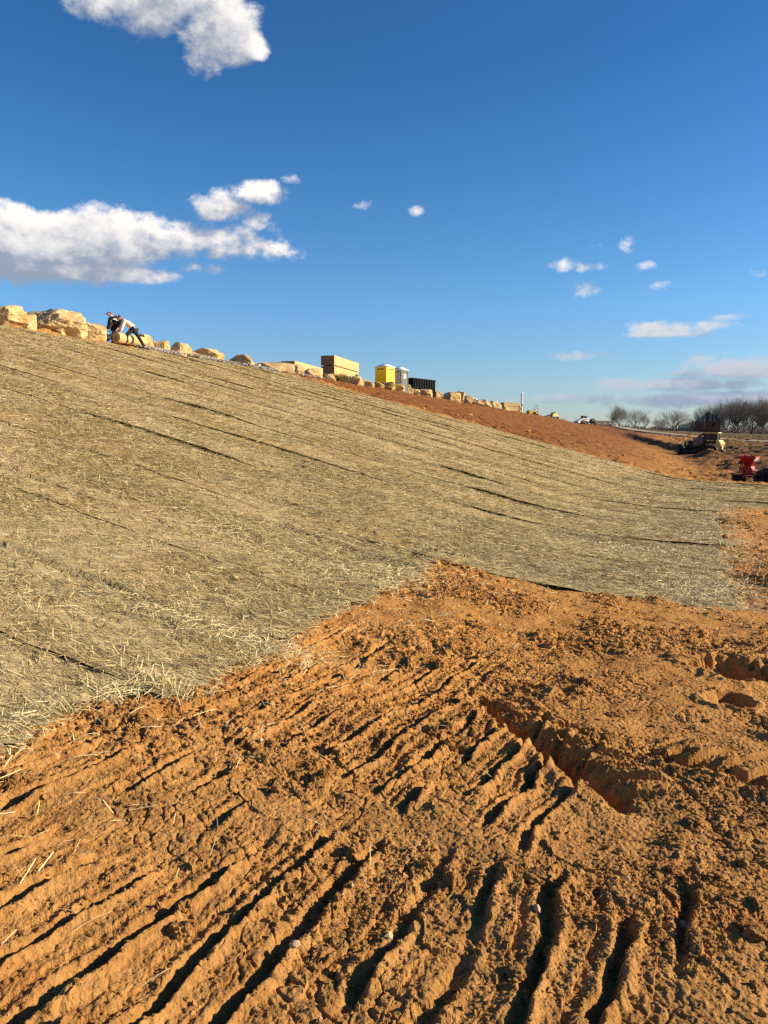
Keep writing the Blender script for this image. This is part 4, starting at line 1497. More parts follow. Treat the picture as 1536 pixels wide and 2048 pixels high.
        if cap:
            skin_mesh('cap', {'a': (tuple(hm + up * .045 - fw * .02), .112), 'b': (tuple(hm + up * .10), .095)}, [('a', 'b')], M_CAP, t, 'a')
            sd = up.cross(fw).normalized()
            mb = MB(); c0 = hm + up * .045 + fw * .09
            mb.add([c0 - sd * .075, c0 + sd * .075, c0 + sd * .06 + fw * .085 - up * .02, c0 - sd * .06 + fw * .085 - up * .02, c0 - sd * .075 + up * .014, c0 + sd * .075 + up * .014, c0 + sd * .06 + fw * .085 - up * .008, c0 - sd * .06 + fw * .085 - up * .008], [(0, 1, 2, 3), (4, 7, 6, 5), (0, 4, 5, 1), (1, 5, 6, 2), (2, 6, 7, 3), (3, 7, 4, 0)])
            mb.build('cap_brim', M_CAP, t)
        if hair:
            skin_mesh('hair', {'a': (tuple(hm + up * .05 - fw * .02), .108), 'b': (tuple(hm - fw * .06 - up * .02), .10), 'c': (tuple(hm - fw * .075 - up * .11), .055)}, [('a', 'b'), ('b', 'c')], M_HAIR, t, 'a')
        if emblem:
            # pale print across the back of the hoodie
            c = Vector(P['chest'][0]).lerp(Vector(P['waist'][0]), .18); out = Vector((.35, -.9, .25)).normalized()
            rt = Vector((1, .25, 0)).normalized(); upv = out.cross(rt) * -1
            mb = MB()
            def pt(a, b): return c + rt * a + upv * b + out * (P['chest'][1] + top_r + .012)
            for poly in ([(-.15, .02), (-.06, .05), (-.02, .00), (-.05, -.03)], [(-.04, .0), (.01, .10), (.04, .09), (.01, -.04)], [(.03, .02), (.08, .08), (.12, .04), (.13, -.06), (.08, -.08), (.07, .0)]):
                n = len(poly)
                mb.add([pt(a, b) for a, b in poly] + [pt(a, b) - out * .03 for a, b in poly], [tuple(range(n)), tuple(range(2 * n - 1, n - 1, -1))] + [(k, (k + 1) % n, n + (k + 1) % n, n + k) for k in range(n)])
            mb.build('back_print', M_EMB, t)
        return t

    # local axes: x right as seen, y away, z up
    # lunging worker, boots on the slope
    x0, y0 = .05, .35
    z0 = fz(x0, y0)
    fr = fz(x0 + .47, y0 + .1) - z0; fl = fz(x0 - .26, y0 - .12) - z0
    P = dict(pelvis=((.06, 0, .80), .125), waist=((-.10, 0, .95), .125), chest=((-.32, 0, 1.12), .135), neck=((-.45, 0, 1.22), .06), head_low=((-.52, 0, 1.25), .07), head_mid=((-.60, 0, 1.28), .10), head_top=((-.67, 0, 1.33), .08), nose=((-.66, -.02, 1.17), .03),
             lsho=((-.36, -.17, 1.10), .072), lelb=((-.46, -.22, .84), .052), lwri=((-.56, -.18, .61), .036), lpalm=((-.60, -.17, .55), .036),
             rsho=((-.36, .17, 1.12), .072), relb=((-.50, .20, .86), .052), rwri=((-.62, .18, .64), .036), rpalm=((-.66, .17, .58), .036),
             lhip=((-.02, -.09, .76), .095), lknee=((-.27, -.13, .50), .068), lank=((-.26, -.12, fl + .10), .048), ltoe=((-.42, -.13, fl + .045), .04),
             rhip=((.10, .09, .74), .095), rknee=((.27, .10, .42), .068), rank=((.50, .1, fr + .10), .048), rtoe=((.36, .1, fr + .045), .04))
    person(x0, y0, z0, 'person in pale pink top and black trousers lunging against a straw roll', P, M_TOP, .034, True, False, False, -az)
    # worker in the hoodie, bent over behind the roll
    x0, y0 = -.74, 1.15
    z0 = fz(x0, y0) - .12
    P = dict(pelvis=((.06, .12, .84), .14), waist=((.02, .06, 1.00), .14), chest=((-.02, -.05, 1.27), .165), neck=((-.12, -.13, 1.42), .065), head_low=((-.18, -.16, 1.45), .075), head_mid=((-.25, -.19, 1.50), .098), head_top=((-.26, -.19, 1.58), .082), nose=((-.34, -.24, 1.46), .028),
             lsho=((-.17, -.16, 1.26), .085), lelb=((-.22, -.22, .98), .062), lwri=((-.34, -.30, .76), .038), lpalm=((-.39, -.32, .69), .038),
             rsho=((.20, -.06, 1.33), .085), relb=((.27, -.14, 1.06), .062), rwri=((.13, -.28, .84), .038), rpalm=((.09, -.31, .77), .038),
             lhip=((-.03, .10, .80), .10), lknee=((-.10, -.08, .46), .07), lank=((-.12, .08, .10), .05), ltoe=((-.22, -.06, .045), .042),
             rhip=((.16, .12, .80), .10), rknee=((.20, -.02, .46), .07), rank=((.22, .16, .10), .05), rtoe=((.16, .0, .045), .042))
    person(x0, y0, z0, 'person in black hoodie and red cap leaning over a straw roll', P, M_HOOD, .055, True, True, True, -az)
    # black work bag at the roll's near end
    x0, y0 = -1.02, -.05
    wx, wy = bx + ex[0] * x0 + ey[0] * y0, by + ex[1] * x0 + ey[1] * y0
    t = empty('work_bag', (wx, wy, macro1(wx, wy) + .03), 'black work bag slumped at the round end of the straw roll', 'bag', -az + .2)
    link('bag_body', rock_mesh('bag_body', .34, .3, .36, 55, .8, M_BLACK, 4), t)
    MB().tube([(-.14, 0, .28), (-.10, -.02, .44), (.0, -.03, .48), (.10, -.02, .44), (.13, 0, .28)], .018).build('strap', M_BLACK, t)


build_workers()

# ------------------------------------------------------------------ machines
M_CATY = simple_mat('machine_yellow', (0.72, 0.46, 0.035), 0.5, .1, 3, dirt=.35)
M_PALEY = simple_mat('faded_yellow', (0.78, 0.62, 0.20), 0.5, .1, 3, dirt=.2)
M_DARKM = simple_mat('grimy_steel', (0.035, 0.028, 0.022), 0.7, .4, 4, dirt=.45, dirt_c=(.12, .06, .03))
M_RUST = simple_mat('rusty_guard', (0.24, 0.15, 0.11), 0.75, .4, 4, dirt=.3)
M_TRACK = simple_mat('track_steel', (0.05, 0.036, 0.026), 0.75, .4, 8, dirt=.6, dirt_c=(.20, .095, .04))
M_RUB = simple_mat('tyre_rubber', (0.018, 0.018, 0.018), 0.85, .3, 8, dirt=.35)
M_WHITEM = simple_mat('machine_white', (0.80, 0.79, 0.76), 0.45, .05, 3, dirt=.2)
M_RED = simple_mat('red_paint', (0.33, 0.010, 0.016), 0.38, .08, 3, dirt=.1)
M_ORA = simple_mat('orange_paint', (0.55, 0.20, 0.03), 0.5, .1, 3, dirt=.25)
M_SEAT = simple_mat('black_vinyl', (0.015, 0.015, 0.016), 0.55, .2, 5, dirt=.1)


def glass_material():
    m, t, b = mat_new('cab_glass', 0.08, 0.5)
    b.inputs['Base Color'].default_value = (0.02, 0.03, 0.03, 1)
    return m


M_GLASS = glass_material()


def track_loop(pts, n=60):
    """resample a closed outline evenly"""
    P = np.array(pts + [pts[0]], float)
    s = np.concatenate([[0], np.cumsum(np.hypot(*np.diff(P, axis=0).T))])
    t = np.linspace(0, s[-1], n, endpoint=False)
    return np.stack([np.interp(t, s, P[:, 0]), np.interp(t, s, P[:, 1])], -1)


def arc(cx, cz, r, a0, a1, n=8):
    return [(cx + r * math.cos(math.radians(a0 + (a1 - a0) * k / n)), cz + r * math.sin(math.radians(a0 + (a1 - a0) * k / n))) for k in range(n + 1)]


def track(parent, y, w, front, rear, mat_belt, wheels, name='track', shoes=46, th=.06):
    """front / rear: (x, z, r); belt with shoes, idlers and rollers as sub-parts"""
    (fx, fz_, fr), (rx, rz_, rr) = front, rear
    out = arc(fx, fz_, fr, -90, 85) + arc(rx, rz_, rr, 95, 250) + [(rx + .35, 0.0)]
    loop = track_loop(out, shoes)
    mb = MB()
    for k in range(shoes):
        p = loop[k]; q = loop[(k + 1) % shoes]
        c = (p + q) / 2; d = q - p; L = float(np.hypot(*d)); a = math.atan2(d[1], d[0])
        mb.box((c[0], y, c[1]), (L * .93, w, th), (0, -a, 0))
        nx, nz = math.sin(a), -math.cos(a)
        mb.box((c[0] + nx * .05, y, c[1] + nz * .05), (.03, w, .07), (0, -a, 0))
    belt = mb.build(name, mat_belt, parent)
    for (x, z, r) in wheels:
        MB().lathe([(0, y - w * .36), (r * .9, y - w * .36), (r, y - w * .3), (r, y + w * .3), (r * .9, y + w * .36), (0, y + w * .36)], (x, 0, z), 'Y', 20).build('roller', M_DARKM, belt)
    MB().box(((fx + rx) / 2, y, .36), (abs(fx - rx) * .9, w * .5, .26)).build('track_frame', M_DARKM, belt, .02)
    return belt


def build_dozer():
    x, y, z = hit(1402, 908)
    d = ray(1402, 908); y = 101.0; x = d[0] / d[1] * y
    z = macro1(x, y)
    t = empty('bulldozer', (x, y, z - .12), 'dirty yellow bulldozer with sloped guard bars, blade facing the hillside', 'bulldozer', math.radians(144))
    for s in (-1, 1):
        track(t, s * .98, .56, (1.75, .44, .40), (-1.15, .62, .56), M_TRACK, [(1.75, .44, .34), (-1.15, .62, .48)] + [(-.6 + .42 * k, .22, .16) for k in range(5)])
    MB().box((.3, 0, .75), (3.2, 1.3, .7)).build('chassis', M_DARKM, t, .03)
    mb = MB().prism([(.35, 1.0), (2.0, 1.0), (2.05, 1.55), (1.95, 1.72), (.35, 1.80)], -.55, .55)
    hood = mb.build('hood', M_DARKM, t, .03)
    MB().box((2.06, 0, 1.32), (.05, .9, .55)).build('grille', M_RUST, hood, .01)
    MB().cyl((.95, .2, 1.75), (.95, .2, 2.25), .06).build('exhaust', M_DARKM, hood)
    # blade with curved face
    prof = [(2.62, .04), (2.50, .25), (2.44, .6), (2.46, .95), (2.58, 1.32), (2.52, 1.36), (2.36, 1.0), (2.33, .6), (2.40, .22), (2.54, .02)]
    bl = MB().prism(prof, -1.75, 1.75).build('blade', M_DARKM, t, .008)
    for s in (-1, 1): MB().box((2.40, s * 1.2, .7), (.12, .1, 1.0)).build('blade_rib', M_DARKM, bl)
    for s in (-1, 1):
        MB().box((1.35, s * 1.38, .42), (2.2, .16, .22), (0, 0.05, 0)).build('push_arm', M_DARKM, t, .02)
        MB().cyl((1.75, s * .66, 1.62), (2.36, s * .62, .95), .055).cyl((1.45, s * .67, 1.95), (1.80, s * .655, 1.56), .09).build('lift_cylinder', M_PALEY, t)
        MB().box((1.62, s * .75, 1.45), (.22, .2, .5)).build('headlight_bracket', M_PALEY, t, .02)
    # cab, sloped guard bars, roof
    cab = MB()
    for sx in (-.45, -1.25, -2.05):
        for sy in (-.72, .72):
            cab.box((sx, sy, 2.14), (.10, .10, 1.22))
    cab.box((-1.25, 0, 1.58), (1.75, 1.55, .36)); cab.box((-1.25, 0, 1.86), (1.72, 1.5, .08))
    c = cab.build('cab', M_DARKM, t, .01)
    for s in (-1, 1):
        for wx in (-.85, -1.65): MB().box((wx, s * .71, 2.3), (.70, .02, .78)).build('window', M_GLASS, c)
    MB().box((-2.04, 0, 2.3), (.02, 1.3, .78)).build('window', M_GLASS, c)
    MB().box((-.46, 0, 2.3), (.02, 1.3, .78)).build('window', M_GLASS, c)
    MB().box((-1.25, 0, 1.98), (.5, .5, .16)).box((-1.48, 0, 2.25), (.14, .5, .6)).build('seat', M_SEAT, c, .03)
    MB().box((-1.28, 0, 2.80), (1.95, 1.72, .12)).build('roof', M_PALEY, c, .03)
    sw = MB()
    for s in (-.7, -.24, .24, .7):
        sw.tube([(-.40, s, 2.78), (.15, s, 2.45), (.75, s, 1.85), (.95, s, 1.72)], .055)
    sw.tube([(.15, -.7, 2.45), (.15, .7, 2.45)], .045).tube([(.75, -.7, 1.85), (.75, .7, 1.85)], .045)
    sw.build('guard_bars', M_RUST, t)
    for s in (-1, 1):
        MB().prism([(.9, 1.0), (-.3, 1.0), (-.4, 1.85), (.0, 2.3), (.3, 2.25), (.9, 1.72)], s * .74 - .02, s * .74 + .02).build('side_guard', M_RUST, t)
        MB().box((-.75, s * .98, 1.32), (1.9, .5, .07)).build('fender', M_DARKM, t, .02)
    # fuel tank and ripper at the back
    tk = MB().prism([(-2.05, 1.12), (-2.6, 1.16), (-2.68, 1.38), (-2.35, 1.86), (-2.05, 1.88)], -1.15, 1.15).build('fuel_tank', M_PALEY, t, .03)
    MB().box((-2.62, 0, 1.34), (.14, 1.9, .07)).build('tank_step', M_DARKM, tk)
    MB().box((-2.45, 0, .86), (.35, .6, .55)).build('rear_housing', M_PALEY, t, .03)
    rp = MB().box((-2.75, 0, .52), (.28, 1.5, .28)).build('ripper_beam', M_DARKM, t, .02)
    for s in (-.55, 0, .55):
        MB().prism([(-2.70, .5), (-2.90, .5), (-2.86, .14), (-2.72, .02), (-2.76, .2)], s - .04, s + .04).build('ripper_tooth', M_DARKM, rp)


def wheel(parent, c, r, w, name='wheel', lugs=16, rim_m=None):
    """axle along y"""
    tyre = MB()
    tyre.lathe([(r * .55, -w * .42), (r * .8, -w * .5), (r * .95, -w * .46), (r, -w * .25), (r, w * .25), (r * .95, w * .46), (r * .8, w * .5), (r * .55, w * .42), (r * .55, -w * .42)], c, 'Y', 28)
    for k in range(lugs):
        a = 2 * math.pi * k / lugs
        for s in (-1, 1):
            a2 = a + (0.0 if s < 0 else math.pi / lugs)
            tyre.box((c[0] + (r + .005) * math.cos(a2), c[1] + s * w * .22, c[2] + (r + .005) * math.sin(a2)), (.04, w * .42, .035), (0, -a2 - math.pi / 2, 0.3 * s))
    ty = tyre.build(name, M_RUB, parent)
    MB().lathe([(0, -w * .2), (r * .2, -w * .3), (r * .3, -w * .15), (r * .56, -w * .36), (r * .56, w * .36), (r * .3, w * .15), (r * .2, w * .3), (0, w * .2)], c, 'Y', 20).build('rim', rim_m or M_STEEL, ty)
    return ty


def build_spreader():
    d = ray(1496, 966); y = 48.0; x = d[0] / d[1] * y
    z = macro1(x, y) - .0
    rz = -math.atan2(x, y) - .35
    t = empty('seed_spreader', (x, y, z + .0), 'red tow behind seed spreader with big cone hopper', 'spreader', rz)
    for s in (-1, 1):
        wheel(t, (-.52, s * .46, .28), .28, .24, rim_m=M_BLACK)
    MB().cyl((-.5, -.4, .26), (-.5, .4, .26), .03).build('axle', M_STEEL, t)
    fr = MB()
    for s in (-1, 1):
        fr.tube([(-.5, s * .26, .28), (-.1, s * .26, .42), (.9, s * .04, .42)], .032)
        fr.tube([(-.5, s * .3, .28), (-.38, s * .40, .95), (-.30, s * .45, 1.22)], .03)
        fr.tube([(.15, s * .2, .45), (.2, s * .32, .95), (.25, s * .4, 1.22)], .03)
    fr.build('frame', M_RED, t)
    MB().tube([(.8, 0, .42), (1.25, 0, .40)], .035).build('tow_bar', M_STEEL, t)
    # hopper: square rim to small throat, hollow
    hp = MB()
    rings = [(.15, .80), (.19, .98), (.27, 1.18), (.42, 1.42), (.52, 1.58), (.53, 1.68), (.50, 1.68), (.40, 1.42), (.16, 1.0)]
    vs, fs = [], []
    n = 24
    for (r, h) in rings:
        for k in range(n):
            a = 2 * math.pi * k / n
            c, s = math.cos(a), math.sin(a)
            q = (abs(c) ** 5 + abs(s) ** 5) ** (-1 / 5)
            q = 1 + (q - 1) * min(1, (h - .7) / .7)
            vs.append((r * q * c, r * q * s, h))
    for i in range(len(rings) - 1):
        for k in range(n):
            fs.append((i * n + k, i * n + (k + 1) % n, (i + 1) * n + (k + 1) % n, (i + 1) * n + k))
    hp.add(vs, fs)
    h = hp.build('hopper', M_RED, t)
    rm = MB()
    for s in (-1, 1):
        rm.box((0, s * .53, 1.68), (1.12, .05, .05)); rm.box((s * .53, 0, 1.682), (.05, 1.01, .05))
    rm.build('rim', M_RED, h)
    sl = Matrix.Rotation(math.radians(-56), 3, 'Y')
    MB().box((.485, -.12, 1.50), (.02, .54, .24), (0, math.radians(40), 0)).build('glint_panel', M_WHITEP, h)  # sun glint on the hopper's end, put in as a white panel
    MB().prism([(-.22, .50), (.30, .50), (.36, .80), (.22, 1.06), (-.20, 1.06), (-.38, .92)], -.29, .29).cyl((0, 0, .40), (0, 0, .46), .30, n=24).build('spinner_housing', M_RED, t, .01)
    MB().tube([(-.30, -.30, 1.15), (-.12, -.34, .70), (.05, -.30, .55)], .028).build('control_lever', M_RED, t)
    # quad bike towing it, its rear towards us
    ca, sa = math.cos(rz), math.sin(rz)
    ox = 1.42
    q = empty('quad_bike', (x + ca * ox, y + sa * ox, z), 'black quad bike with chunky tyres towing the red spreader', 'quad bike', rz)
    for (wx, wy) in ((-.60, -.44), (-.60, .44), (.65, -.42), (.65, .42)):
        wheel(q, (wx, wy, .33), .33, .27, rim_m=M_BLACK)
    MB().cyl((-.6, -.4, .33), (-.6, .4, .33), .04).cyl((.65, -.4, .33), (.65, .4, .33), .04).box((0, 0, .42), (1.2, .42, .26)).build('chassis', M_BLACK, q)
    MB().prism([(-.95, .62), (-.75, .86), (.95, .88), (1.05, .66), (.6, .56), (.2, .5), (-.2, .5), (-.55, .62)], -.30, .30).build('body', M_BLACK, q, .04)
    for s in (-1, 1):
        MB().prism([(-1.0, .70), (-.85, .78), (-.4, .76), (-.24, .55), (-.32, .52), (-.45, .70), (-.85, .72)], s * .44 - .16, s * .44 + .16).build('fender', M_BLACK, q, .01)
        MB().prism([(.25, .52), (.38, .76), (.92, .78), (1.06, .66), (.9, .70), (.42, .70)], s * .44 - .16, s * .44 + .16).build('fender', M_BLACK, q, .01)
        MB().box((1.04, s * .2, .80), (.05, .16, .10)).build('headlight', M_WHITEP, q, .01)
    MB().box((-.15, 0, .90), (.85, .30, .14)).build('seat', M_SEAT, q, .05)
    MB().tube([(.45, 0, .85), (.32, 0, 1.12)], .03).tube([(.22, -.38, 1.14), (.34, -.15, 1.13), (.34, .15, 1.13), (.22, .38, 1.14)], .018).build('handlebar', M_BLACK, q)
    rk = MB()
    for k in range(5): rk.tube([(-.98, -.30 + .15 * k, .92), (-.55, -.30 + .15 * k, .92)], .014)
    rk.tube([(-.98, -.34, .92), (-.98, .34, .92)], .018).tube([(-.55, -.34, .92), (-.55, .34, .92)], .018)
    rk.build('cargo_rack', M_BLACK, q)


def build_far_machines():
    # roller compactor beside the post
    X, Y = on_crest(1065, -2.0, 820)
    z = macro1(X, Y)
    t = empty('roller_compactor', (X, Y, z), 'yellow roller compactor with a tall hoop, right of the post', 'roller', math.radians(200))
    for sx in (-.8, .8):
        MB().lathe([(0, -.55), (.46, -.55), (.48, -.52), (.48, .52), (.46, .55), (0, .55)], (sx, 0, .48), 'Y', 28).build('drum', M_DARKM, t, 0, True)
        [MB().box((sx, s * .62, .62), (.7, .08, .3)).build('drum_yoke', M_CATY, t, .02) for s in (-1, 1)]
    MB().prism([(.1, .6), (1.15, .6), (1.2, 1.05), (.9, 1.25), (.1, 1.25)], -.5, .5).build('hood', M_CATY, t, .04)
    MB().prism([(-1.15, .65), (.05, .65), (.05, .9), (-.9, 1.0), (-1.2, .9)], -.5, .5).build('platform', M_CATY, t, .03)
    MB().box((-.45, 0, 1.08), (.45, .5, .14)).box((-.68, 0, 1.32), (.12, .5, .45)).build('seat', M_WHITEP, t, .03)
    MB().tube([(.05, 0, 1.0), (-.1, 0, 1.42)], .03).lathe([(.15, 0), (.17, .02), (.15, .04)], (-.1, 0, 1.42), 'Z', 16).build('steering_wheel', M_BLACK, t)
    hp = [(-.85, .72, .9)] + [(-.85, .72 * math.cos(math.radians(a)), 1.7 + .55 * math.sin(math.radians(a))) for a in range(0, 181, 20)] + [(-.85, -.72, .9)]
    MB().tube(hp, .055).build('roll_hoop', M_ORA, t)
    # yellow loader sunk behind the brow
    X, Y = on_crest(1104, -2.5, 828)
    z = macro1(X, Y)
    t = empty('track_loader', (X, Y, z - .15), 'low yellow loader half hidden behind the brow of the hill', 'loader', math.radians(205))
    for s in (-1, 1):
        track(t, s * .8, .4, (1.1, .4, .36), (-1.1, .42, .38), M_TRACK, [(1.1, .4, .3), (-1.1, .42, .32)], shoes=36)
    MB().prism([(-1.5, .7), (.3, .7), (.3, 1.35), (-.1, 1.75), (-.9, 1.85), (-1.55, 1.2)], -.7, .7).build('body', M_PALEY, t, .05)
    MB().box((-.45, 0, 1.9), (1.0, .9, .16), (0, .16, 0)).build('hatch', M_DARKM, t, .02)
    for s in (-1, 1): MB().tube([(.2, s * .55, 1.3), (1.2, s * .55, 1.15), (2.1, s * .55, .75)], .09).build('lift_arm', M_DARKM, t)
    MB().prism([(2.0, .45), (2.75, .45), (2.85, .6), (2.3, 1.05), (2.05, 1.0)], -.95, .95).build('bucket', M_DARKM, t, .02)
    # small utility vehicle
    X, Y = on_crest(1127, -3.5, 832)
    z = macro1(X, Y)
    t = empty('utility_buggy', (X, Y, z - .25), 'small dark utility buggy with a flat roof on the brow', 'buggy', math.radians(10))
    for (wx, wy) in ((-.8, -.6), (-.8, .6), (.8, -.6), (.8, .6)):
        wheel(t, (wx, wy, .33), .33, .24, rim_m=M_BLACK)
    MB().box((0, 0, .62), (2.4, 1.2, .35)).prism([(.5, .8), (1.2, .8), (1.25, .9), (.7, 1.05), (.5, 1.05)], -.55, .55).build('body', M_GREYD, t, .04)
    MB().box((-.75, 0, .95), (.9, 1.2, .30)).build('cargo_bed', M_GREYP, t, .03)
    cg = MB()
    for s in (-.55, .55): cg.tube([(.55, s, .9), (.25, s, 1.75), (-.3, s, 1.75), (-.32, s, .9)], .03)
    cg.build('roll_cage', M_BLACK, t)
    MB().box((-.03, 0, 1.80), (.75, 1.25, .06)).build('roof', M_BLACK, t, .02)
    MB().box((-.05, 0, .95), (.4, 1.0, .15)).box((-.26, 0, 1.2), (.1, 1.0, .4)).build('seat', M_SEAT, t, .03)
    # white skid steer nosing down the ramp
    x, y, z = place(1166, 848)
    t = empty('skid_steer', (x, y, z + .02), 'white skid steer loader with its arms reaching downhill', 'skid steer', math.radians(207), ry=math.radians(-4))
    for s in (-1, 1):
        track(t, s * .72, .36, (.75, .36, .32), (-.75, .36, .32), M_RUB, [(.75, .36, .26), (-.75, .36, .26), (0, .2, .14)], shoes=30, th=.05)
    MB().prism([(-1.35, .4), (.7, .4), (.75, .75), (-.2, .95), (-1.35, 1.15)], -.5, .5).build('body', M_WHITEM, t, .03)
    MB().box((-1.38, 0, .85), (.06, .9, .7)).build('rear_door', M_GREYD, t, .01)
    cb = MB()
    for sx in (-.75, .45):
        for sy in (-.42, .42): cb.box((sx, sy, 1.45), (.08, .08, 1.1))
    cb.box((-.15, 0, 2.02), (1.35, .98, .08)); cb.box((-.72, 0, 1.2), (.06, .84, .6))
    c = cb.build('cab', M_BLACK, t)
    for s in (-1, 1): MB().box((-.15, s * .43, 1.5), (1.08, .02, .95)).build('window', M_GLASS, c)
    MB().box((-.2, 0, 1.05), (.45, .5, .14)).box((-.42, 0, 1.32), (.1, .5, .5)).build('seat', M_SEAT, c, .02)
    for s in (-1, 1):
        MB().prism([(-1.3, 1.30), (-1.25, 1.50), (.9, 1.32), (1.55, .95), (1.95, .35), (1.75, .3), (1.40, .80), (.8, 1.08)], s * .66 - .06, s * .66 + .06).build('lift_arm', M_WHITEM, t, .01)
    MB().prism([(1.7, .12), (2.5, .08), (2.55, .14), (2.0, .75), (1.75, .72)], -.92, .92).build('bucket', M_WHITEM, t, .01)
    # olive crates of timber and netting between the skid steer and the lumber
    x, y, z = place(1183, 849)
    m = simple_mat('olive_tarpaulin', (0.12, 0.10, 0.06), 0.8, .4, 3, dirt=.3)
    t = empty('covered_pallet', (x + .3, y + .4, z), 'olive covered pallet load between white loader and far lumber', 'pallet load', math.radians(6))
    MB().box((0, 0, .06), (2.0, 1.3, .12)).build('pallet', M_DARKWOOD, t)
    link('load', rock_mesh('load', 2.0, 1.3, 1.45, 31, .15, m, 4), t, (0, 0, .12))


build_dozer()
build_spreader()
build_far_machines()


# ------------------------------------------------------------------ old barn
def build_barn():
    m, t, b = mat_new('weathered_boards', 0.92, 0.12)
    co = t.node('ShaderNodeTexCoord').outputs['Object']
    sx = t.node('ShaderNodeSeparateXYZ', {0: co})
    brd = t.noise(t.vm('MULTIPLY', co, (2.6, 2.6, .03)), 1.0, 2, .6)
    st = t.noise(t.vm('MULTIPLY', co, (6, 6, .5)), 1.0, 5, .65)
    grey = t.mix(st, (.08, .068, .058, 1), (.26, .23, .20, 1))
    grey = t.mix(t.smooth(brd, .5, .7, 0, .8), grey, (.42, .38, .33, 1))
    rust = t.mix(st, (.11, .042, .030, 1), (.25, .10, .065, 1))
    g = t.node('ShaderNodeNewGeometry').outputs['Normal']
    tr = t.node('ShaderNodeVectorTransform', {0: g}, vector_type='NORMAL', convert_from='WORLD', convert_to='OBJECT').outputs[0]
    front = t.smooth(t.m('ABSOLUTE', t.node('ShaderNodeSeparateXYZ', {0: tr}).outputs[1]), .6, .8)
    low = t.m('MULTIPLY', t.smooth(t.m('ADD', sx.outputs[2], t.m('MULTIPLY', brd, .8)), 4.9, 4.3), t.smooth(sx.outputs[0], -4.36, -4.3))
    c = t.mix(t.m('MULTIPLY', front, low), grey, rust)
    t.put(b.inputs['Base Color'], c)
    roofm = simple_mat('rusted_tin', (0.05, 0.042, 0.04), .85, .45, 2, dirt=.4, dirt_c=(.14, .06, .03))
    Y = 285.0
    d = ray(1414, 866); X = d[0] / d[1] * Y
    z = macro1(X, Y) - .2
    t = empty('old_barn', (X, Y, z), 'derelict board barn with missing planks beside the gravel road', 'barn', math.radians(-21))
    W, D, EH, PH = 8.6, 11.0, 4.5, 7.8
    r = random.Random(5)
    def top(a): return PH - (PH - EH) * abs(a) / (W / 2)
    # gable facing us (local -y), boards of uneven length
    mb = MB()
    n = 30; bw = W / n
    gaps = {14: .0, 15: .0, 22: .2, 25: .3, 26: .1}
    for k in range(n):
        a = -W / 2 + (k + .5) * bw
        lo, hi = r.uniform(0, .15), top(a) - r.uniform(0.02, .25)
        if k in (13, 14, 15): 
            mb.box((a, -D / 2, lo + 1.9), (bw * .9, .04, 3.8)); continue
        if 18 <= k <= 22:
            mb.box((a, -D / 2, 1.25 + lo), (bw * .9, .04, 2.3)); mb.box((a, -D / 2, (hi + 4.2) / 2), (bw * .9, .04, max(.1, hi - 4.2))) if k != 20 else None
            continue
        if k in (24, 27): hi -= 1.6
        if k == 6: lo += .8
        mb.box((a, -D / 2, (lo + hi) / 2), (bw * .93, .04, hi - lo))
    gw = mb.build('gable_wall', m, t)
    mb = MB()
    for k in range(n):
        a = -W / 2 + (k + .5) * bw
        mb.box((a, D / 2, top(a) / 2), (bw * .93, .04, top(a)))
    mb.build('rear_wall', m, t)
    for s in (-1, 1):
        mb = MB(); nn = 50; bd = D / nn
        for k in range(nn):
            if s < 0 and (k in (6, 7, 8, 30, 44) or 19 <= k <= 20): continue
            hi = EH - r.uniform(.05, .35); lo = r.uniform(0, .2)
            mb.box((s * W / 2, -D / 2 + .1 + (k + .5) * (bd - .004), (lo + hi) / 2), (.04, bd * .93, hi - lo))
        mb.build('side_wall', m, t)
    # lean-to shed along the left side, its front flush with the gable
    SW = 6.6
    sm = simple_mat('shed_boards', (.22, .195, .17), .92, .55, 1.2, dirt=0)
    mb = MB(); nn = 26; bd = SW / nn
    for k in range(nn):
        if k in (0, 23): continue
        a = -W / 2 - (k + .5) * bd
        hi = 4.0 - 1.0 * (k / nn) - r.uniform(.02, .22); lo = r.uniform(0, .25)
        mb.box((a, -D / 2 + .4, (lo + hi) / 2), (bd * r.uniform(.86, .97), .04, hi - lo))
    mb.build('shed_wall', sm, t)
    mb = MB()
    for k in range(40):
        if k % 9 == 4: continue
        mb.box((-W / 2 - SW + .05, -D / 2 + .6 + k * (D - .6) / 40, 1.4), (.04, (D - .6) / 42, 2.8))
    mb.build('shed_end_wall', sm, t)
    MB().box((-W / 2 - SW / 2 - .1, -.1, 3.62), (SW + .5, D - .2, .06), (0, -math.atan2(1.0, SW), 0)).build('shed_roof', roofm, t)
    MB().box((-W / 2 - SW + .35, -D / 2 + .8, 1.45), (.2, .2, 2.9)).build('shed_post', M_DARKWOOD, t)
    fr = MB()
    for s in (-1, 0, 1):
        for yy in (-D / 2 + .2, -2.5, 2.5, D / 2 - .2):
            fr.box((s * (W / 2 - .14), yy, EH / 2), (.2, .2, EH))
    for yy in (-D / 2 + .2, D / 2 - .2): fr.box((0, yy, EH), (W - .3, .18, .2))
    fr.build('timber_frame', M_DARKWOOD, t)
    al = math.atan2(PH - EH, W / 2)
    rf = MB()
    for s in (-1, 1):
        n2 = 18
        for k in range(n2):
            sag = .12 * math.sin(k / n2 * 7) + r.uniform(-.03, .03)
            if s > 0 and k in (1, 2): continue
            rf.box((s * (W / 4 + .12), -D / 2 - .2 + (k + .5) * (D + .4) / n2, (PH + EH) / 2 + .06 + sag * .4), (math.hypot(W / 2, PH - EH) + .5, (D + .4) / n2 - .01, .05), (0, s * al, 0))
    rf.build('roof', roofm, t)


build_barn()


